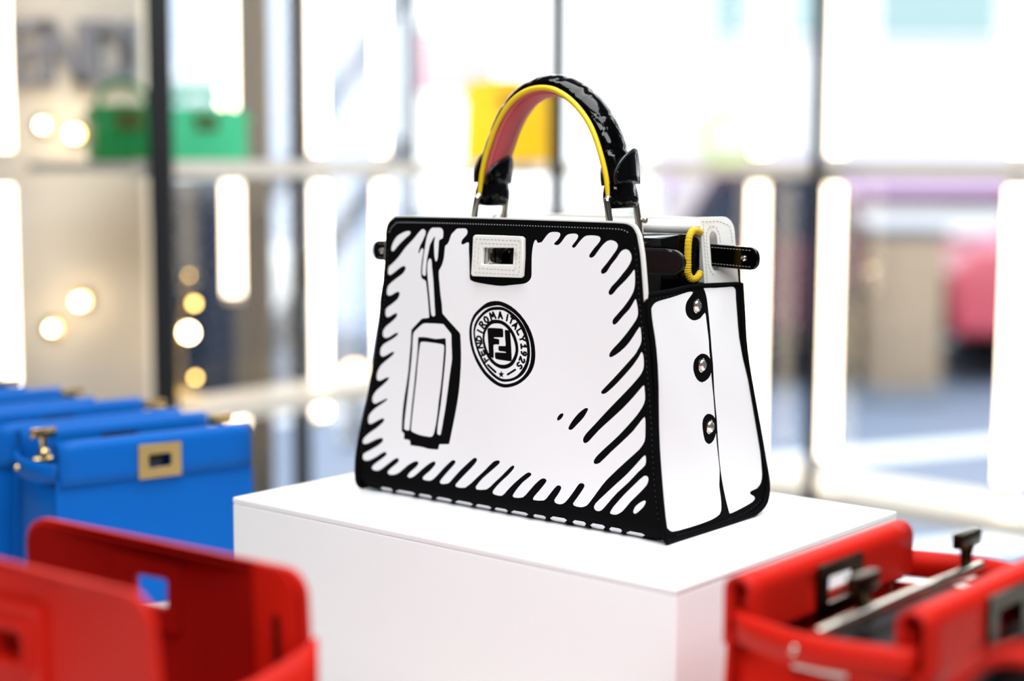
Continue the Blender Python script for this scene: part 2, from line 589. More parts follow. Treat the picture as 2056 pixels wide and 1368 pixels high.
def car(name, x, y, length, paint, label, head=None, amber=None, yaw=0.0):
    c = empty(name, (x, y, -0.04), yaw)
    tag(c, label, 'car', 'cars parked across the street')
    L = length / 2
    prof = [(-L, .32), (-L, .72), (-L * .93, .86), (-L * .62, .92), (-L * .36, 1.34), (-L * .2, 1.42), (L * .3, 1.42), (L * .48, 1.3), (L * .74, .92), (L * .97, .8), (L, .6), (L, .32)]
    prof = [(p[0] * 1000, p[1] * 1000) for p in prof]
    slab('body', prof, lambda a, b, d: (a / 1000, -0.85 + d, b / 1000), 1.7, paint, c, (), 400, 0.05)
    slab('side_window', [(-L * 560, 940), (-L * 340, 1290), (-L * 60, 1340), (-L * 60, 940)], lambda a, b, d: (a / 1000, -0.862 + d, b / 1000), 0.012, M['pane_navy'], c, (), 900)
    slab('side_window', [(L * 10, 940), (L * 10, 1340), (L * 300, 1340), (L * 440, 1250), (L * 640, 940)], lambda a, b, d: (a / 1000, -0.862 + d, b / 1000), 0.012, M['pane_navy'], c, (), 900)
    for s in (-1, 1):
        for q in (-0.78, 0.78):
            wv = lathe('wheel', [(0.06, -0.12), (0.31, -0.12), (0.33, -0.08), (0.33, 0.08), (0.31, 0.12), (0.06, 0.12)], (s * L * .62, q, 0.33), M['tyre'], c, 18, 'Y')
            lathe('hub_cap', [(0.02, -0.005), (0.19, -0.005), (0.19, 0.005), (0.02, 0.005)], (s * L * .62, q + (0.125 if q > 0 else -0.125), 0.33), M['silver'], wv, 14, 'Y')
    box('bumper', (-L - 0.02, 0, 0.4), (0.12, 1.6, 0.18), M['tyre'], c, 0.04)
    box('bumper', (L + 0.02, 0, 0.4), (0.12, 1.6, 0.18), M['tyre'], c, 0.04)
    box('sill', (0, -0.83, 0.3), (L * 0.8, 0.1, 0.12), M['tyre'], c, 0.02)
    if head:
        for hx, hz in head:
            sphere('headlamp', (hx, -0.86, hz), 0.042, M['head_bulb'], c, (1, .5, 1), 12)
    if amber:
        for hx, hz in amber:
            sphere('side_lamp', (hx, -0.86, hz), 0.036, M['amber_bulb'], c, (1, .5, 1), 12)
    return c


car('parked_car', 4.75, 11.0, 3.9, M['car_red'], 'rose red car parked at the far right of the street', head=[(-1.45, .36)], amber=[(-1.5, .15 + .1)])
car('parked_car', 1.6, 11.0, 1.9, M['plum'], 'small plum car seen right of the white handbag between the light tubes', amber=[(0.62, .4)])
car('parked_car', -2.75, 10.2, 2.6, M['facade'], 'white car seen through the left window low down')

bo = empty('bollard_lamp', (-0.79, 8.0, -0.04))  # made-up post; its globe supplies the bright spot of a car headlamp
tag(bo, 'small bollard lamp on the street just left of the white handbag', 'lamp')
lathe('post', [(0.01, 0), (0.05, 0), (0.05, 0.28), (0.035, 0.30), (0.01, 0.30)], (0, 0, 0), M['strut'], bo, 14)
sphere('lamp_globe', (0, 0, 0.345), 0.045, M['amber_bulb'], bo, seg=12)
lathe('base_ring', [(0.05, 0), (0.075, 0), (0.075, 0.02), (0.05, 0.03)], (0, 0, 0), M['strut'], bo, 14)

# street furniture beyond the right window
kk = empty('street_kiosk', (2.33, 9.5, -0.04), 0.2)
tag(kk, 'tan street kiosk box standing in front of the cars', 'kiosk')
box('cabinet', (0, 0, 0.55), (0.36, 0.3, 0.9), M['facade_tan'], kk, 0.01)
box('plinth', (0, 0, 0.05), (0.4, 0.34, 0.1), M['kerb'], kk, 0.01)
box('cap', (0, 0, 1.02), (0.4, 0.34, 0.05), M['strut'], kk, 0.01)
box('door', (0, -0.155, 0.55), (0.3, 0.02, 0.8), M['facade_tan'], kk, 0.004)

aw = empty('shop_awning', (3.1, 13.4, 0), 0.0)
tag(aw, 'lilac shop awning across the street above the cars', 'awning')
slab('canopy', [(-1900, 1150), (1900, 1150), (1900, 1420), (-1900, 1420)], lambda a, b, d: (a / 1000, d - (1420 - b) / 1000 * 1.6, b / 1000), 0.05, M['lilac'], aw, (), 900)
slab('valance', [(-1900, 1020), (1900, 1020), (1900, 1150), (-1900, 1150)], lambda a, b, d: (a / 1000, d - 0.43, b / 1000), 0.03, M['plum'], aw, (), 900)
for s in (-1, 1):
    tube('pole', [(s * 1.85, -0.4, 0), (s * 1.85, -0.4, 1.18)], 0.03, M['strut'], aw, 8)

sg = empty('round_sign', (1.62, 12.2, -0.04))
tag(sg, 'round lime green street sign on a pole beyond the window', 'sign')
tube('pole', [(0, 0, 0), (0, 0, 1.5)], 0.03, M['strut'], sg, 8)
lathe('disc', [(0.02, -0.02), (0.2, -0.02), (0.22, 0.0), (0.2, 0.02), (0.02, 0.02)], (0, -0.02, 1.62), M['green_sign'], sg, 24, 'Y')
lathe('face', [(0.01, -0.006), (0.13, -0.006), (0.13, 0.002), (0.01, 0.002)], (0, -0.045, 1.62), M['stripe'], sg, 24, 'Y')

ps = empty('hanging_banner', (-0.47, 11.5, -0.04))
tag(ps, 'pale pink banner on a post beyond the yellow bag', 'banner')
tube('pole', [(-0.3, 0, 0), (-0.3, 0, 2.5)], 0.03, M['strut'], ps, 8)
box('cloth', (0.05, 0, 2.1), (0.62, 0.03, 0.42), M['pinkish'], ps, 0.005)
box('arm', (0.02, 0, 2.34), (0.68, 0.03, 0.03), M['strut'], ps)


# ------------------------------------------------------------------ window display racks
def shelf(name, base, d, n, t0, t1, depth, z, label, off=0.03):
    a = along(base, d, t0, n, off)
    b = along(base, d, t1, n, off)
    c2 = b + n * depth
    e = a + n * depth
    s = empty(name, ((a + b) / 2).to_tuple())
    s.location.z = z
    tag(s, label, 'shelf', 'window display shelves')
    o = s.location
    pts = [(p.x - o.x, p.y - o.y) for p in (a, b, c2, e)]
    prism('shelf_board', pts, -0.018, 0.0, M['shelf'], s)
    lip = [(p.x - o.x, p.y - o.y) for p in (c2, e, e + n * 0.008, c2 + n * 0.008)]
    prism('front_lip', lip, -0.026, 0.004, M['shelf'], s)
    return s


shelf('display_shelf', CORNER, LD, LN, 0.14, 1.62, 0.30, 1.362, 'pale upper shelf along the left window carrying the yellow bag')
shelf('display_shelf', CORNER, RD, RN, 0.42, 3.2, 0.26, 1.362, 'pale upper shelf along the right window')
shelf('display_shelf', CORNER, LD, LN, 0.62, 1.62, 0.15, 0.905, 'pale lower shelf along the left window behind the blue bags', 0.10)
shelf('display_shelf', CORNER, RD, RN, 0.42, 3.2, 0.26, 0.675, 'pale lower shelf along the right window behind the red bag')


def light_tube(p, z0, z1, label, r=0.013):
    t = empty('light_tube', (p[0], p[1], z0))
    tag(t, label, 'light tube', 'upright light tubes in the window racks')
    L = z1 - z0
    tube('glowing_tube', [(0, 0, 0.012), (0, 0, L * .5), (0, 0, L - 0.012)], r, M['led'], t, 14)
    lathe('end_cap', [(0.002, 0), (r * 1.05, 0), (r * 1.05, 0.014), (0.002, 0.014)], (0, 0, -0.001), M['shelf'], t, 14)
    lathe('end_cap', [(0.002, 0), (r * 1.05, 0), (r * 1.05, 0.014), (0.002, 0.014)], (0, 0, L - 0.013), M['shelf'], t, 14)
    return t


def on(base, d, n, xy, off):
    t = (Vector((xy[0], xy[1], 0)) - base).dot(d)
    return along(base, d, t, n, off)


pL = lambda x, y: on(CORNER, LD, LN, (x, y), 0.0)
light_tube((-0.943, 2.985), 0.935, 1.330, 'lower glowing tube at the far left edge, by the beige wall', 0.015)
light_tube((-0.945, 3.0), 1.372, 2.9, 'upper glowing tube at the far left edge, by the beige wall', 0.014)
light_tube((-0.575, 3.26), 1.43, 2.9, 'glowing tube hanging above the teal bag on the shelf', 0.018)
light_tube((-0.565, 3.24), 1.085, 1.335, 'short glowing tube just below the shelf with the teal bag', 0.018)
light_tube((-0.555, 3.22), 0.82, 0.965 - 0.07, 'short glowing tube right above the nearest blue bag', 0.018)
light_tube((-0.418, 3.47), 1.372, 2.9, 'upper glowing tube beside the thin black window post', 0.016)
light_tube((-0.414, 3.455), 0.80, 1.330, 'lower glowing tube beside the thin black window post', 0.016)
light_tube((-0.296, 3.61), 1.372, 2.9, 'upper glowing tube just left of the white handbag', 0.015)
light_tube((-0.292, 3.6), 0.70, 1.330, 'lower glowing tube just left of the white handbag', 0.015)
light_tube((0.022, 4.02), 1.60, 2.9, 'glowing tube ending above the yellow bag', 0.020)
light_tube((0.574, 3.735), 1.372, 2.9, 'upper glowing tube nearest the right side of the white handbag', 0.019)
light_tube((0.565, 3.70), 0.69, 1.330, 'lower glowing tube nearest the right side of the white handbag', 0.019)
light_tube((0.725, 3.61), 1.372, 2.9, 'upper glowing tube on the right of the black post', 0.018)
light_tube((0.718, 3.595), 0.69, 1.330, 'lower glowing tube on the right of the black post', 0.018)
light_tube((1.045, 3.32), 1.372, 2.9, 'upper glowing tube at the far right edge', 0.024)
light_tube((1.04, 3.305), 0.69, 1.330, 'lower glowing tube at the far right edge', 0.024)

# wall letters on the beige wall
LET = {'F': (0.60, [(0, 0, .18, 1), (.18, .82, .6, 1), (.18, .44, .5, .6)]),
       'E': (0.60, [(0, 0, .18, 1), (.18, .82, .6, 1), (.18, .42, .52, .58), (.18, 0, .6, .18)]),
       'I': (0.18, [(0, 0, .18, 1)])}


def wall_letter(ch, x, z, h, label):
    d = 0.03
    if ch in LET:
        bm = bmesh.new()
        root = empty('wall_letter', (x, 3.2 - d / 2, z))
        for (a, b, c2, e) in LET[ch][1]:
            box('stroke', ((a + c2) / 2 * h, 0, (b + e) / 2 * h), ((c2 - a) * h, d, (e - b) * h), M['letter'], root)
        bm.free()
    elif ch == 'N':
        root = empty('wall_letter', (x, 3.2 - d / 2, z))
        box('stroke', (.09 * h, 0, .5 * h), (.18 * h, d, h), M['letter'], root)
        box('stroke', (.66 * h, 0, .5 * h), (.18 * h, d, h), M['letter'], root)
        slab('stroke', [(0, 1000 * h), (200 * h, 1000 * h), (750 * h, 0), (550 * h, 0)], lambda a, b, q: (a / 1000, -d / 2 + q, b / 1000), d, M['letter'], root, (), 900)
    else:
        root = empty('wall_letter', (x, 3.2 - d / 2, z))
        out = [(0, 0), (330 * h, 0)] + [((330 + 370 * math.sin(math.radians(a))) * h, (500 - 500 * math.cos(math.radians(a))) * h) for a in range(15, 180, 15)] + [(330 * h, 1000 * h), (0, 1000 * h)]
        inn = [(170 * h, 170 * h), (330 * h, 170 * h)] + [((330 + 190 * math.sin(math.radians(a))) * h, (500 - 330 * math.cos(math.radians(a))) * h) for a in range(20, 180, 20)] + [(330 * h, 830 * h), (170 * h, 830 * h)]
        slab('stroke', out, lambda a, b, q: (a / 1000, -d / 2 + q, b / 1000), d, M['letter'], root, [inn], 900)
    tag(root, label, 'letter', 'letters on the beige wall')


wall_letter('E', -0.995, 1.512, 0.125, 'grey wall letter E, leftmost on the beige wall')
wall_letter('N', -0.925, 1.512, 0.125, 'grey wall letter N on the beige wall')
wall_letter('D', -0.832, 1.512, 0.125, 'grey wall letter D on the beige wall')
wall_letter('I', -0.758, 1.512, 0.125, 'grey wall letter I beside the black post')


def glint_ball(x, z, r, label):  # added glowing balls in place of highlights and reflections; no wall lamps there
    s = empty('wall_spotlight', (x, 3.2, z))
    tag(s, label, 'spotlight', 'small round spotlights on the beige wall')
    lathe('back_plate', [(0.002, 0), (0.02, 0), (0.02, -0.012), (0.002, -0.012)], (0, 0, 0), M['gold'], s, 16, 'Y')
    sphere('bulb', (0, -0.024, 0), r, M['bulb'], s, seg=12)


glint_ball(-0.925, 1.434, 0.007, 'small round spotlight on the wall under the letter E')
glint_ball(-0.865, 1.418, 0.010, 'small round spotlight on the wall under the letter N, the brighter one')
glint_ball(-0.861, 1.086, 0.009, 'small round spotlight low on the wall, the upper right one')
glint_ball(-0.918, 1.032, 0.006, 'small round spotlight low on the wall, the lower left one')

# glowing balls on a made-up gold stem, in place of gold glints
bl = empty('cluster_lamp', (-0.647, 3.10, 0.905))
tag(bl, 'small brass lamp with amber globes on the lower left shelf', 'lamp')
lathe('base', [(0.005, 0), (0.045, 0), (0.045, 0.008), (0.012, 0.016), (0.005, 0.02)], (0, 0, 0), M['gold'], bl, 20)
tube('stem', [(0, 0, 0.015), (0.004, 0, 0.13), (0.02, 0, 0.245)], 0.004, M['gold'], bl, 8)
for q, (gx, gz, gr, mk_) in enumerate(((0.018, 0.128, 0.0125, 'bulb'), (-0.034, 0.12, 0.006, 'brass_bulb'), (-0.034, 0.037, 0.006, 'brass_bulb'), (0.03, 0.185, 0.006, 'brass_bulb'), (0.02, 0.24, 0.004, 'brass_bulb'), (0.03, 0.04, 0.005, 'brass_bulb'))):
    arm = tube('arm', [(0.003, 0, max(0.02, gz - 0.02)), (gx * .6, 0, gz - 0.012), (gx, 0, gz - gr * .6)], 0.0022, M['gold'], bl, 6)
    sphere('globe', (gx, 0, gz), gr, M[mk_], arm, seg=12)

# ------------------------------------------------------------------ display table and plinth
tb = empty('display_table', (-0.05, 0.9, 0.0), -0.30)
tag(tb, 'pale display table under the bags and the white plinth', 'table')
box('table_top', (0, 0, 0.89), (2.3, 1.9, 0.04), M['table'], tb, 0.003)
for sx in (-1, 1):
    for sy in (-1, 1):
        box('leg', (sx * 1.08, sy * 0.88, 0.435), (0.06, 0.06, 0.87), M['table'], tb, 0.003)
box('apron', (0, 0.86, 0.82), (2.1, 0.03, 0.10), M['table'], tb)
box('apron', (0, -0.86, 0.82), (2.1, 0.03, 0.10), M['table'], tb)

PY = -0.6986
pu = Vector((math.cos(PY), math.sin(PY), 0))
pw = Vector((-math.sin(PY), math.cos(PY), 0))
pc = Vector((0.1151, 1.0893, 0)) - pu * 0.473 / 2 + pw * 0.3339 / 2
pd = empty('plinth', (pc.x, pc.y, 0.91), PY)
tag(pd, 'white lacquered box plinth under the black and white handbag', 'plinth')
box('plinth_body', (0, 0, 0.0762), (0.473, 0.3339, 0.1523), M['plinth'], pd, 0.0025, 3)
box('top_panel', (0, 0, 0.15430), (0.4729, 0.3338, 0.0054), M['plinth'], pd, 0.0017, 3)


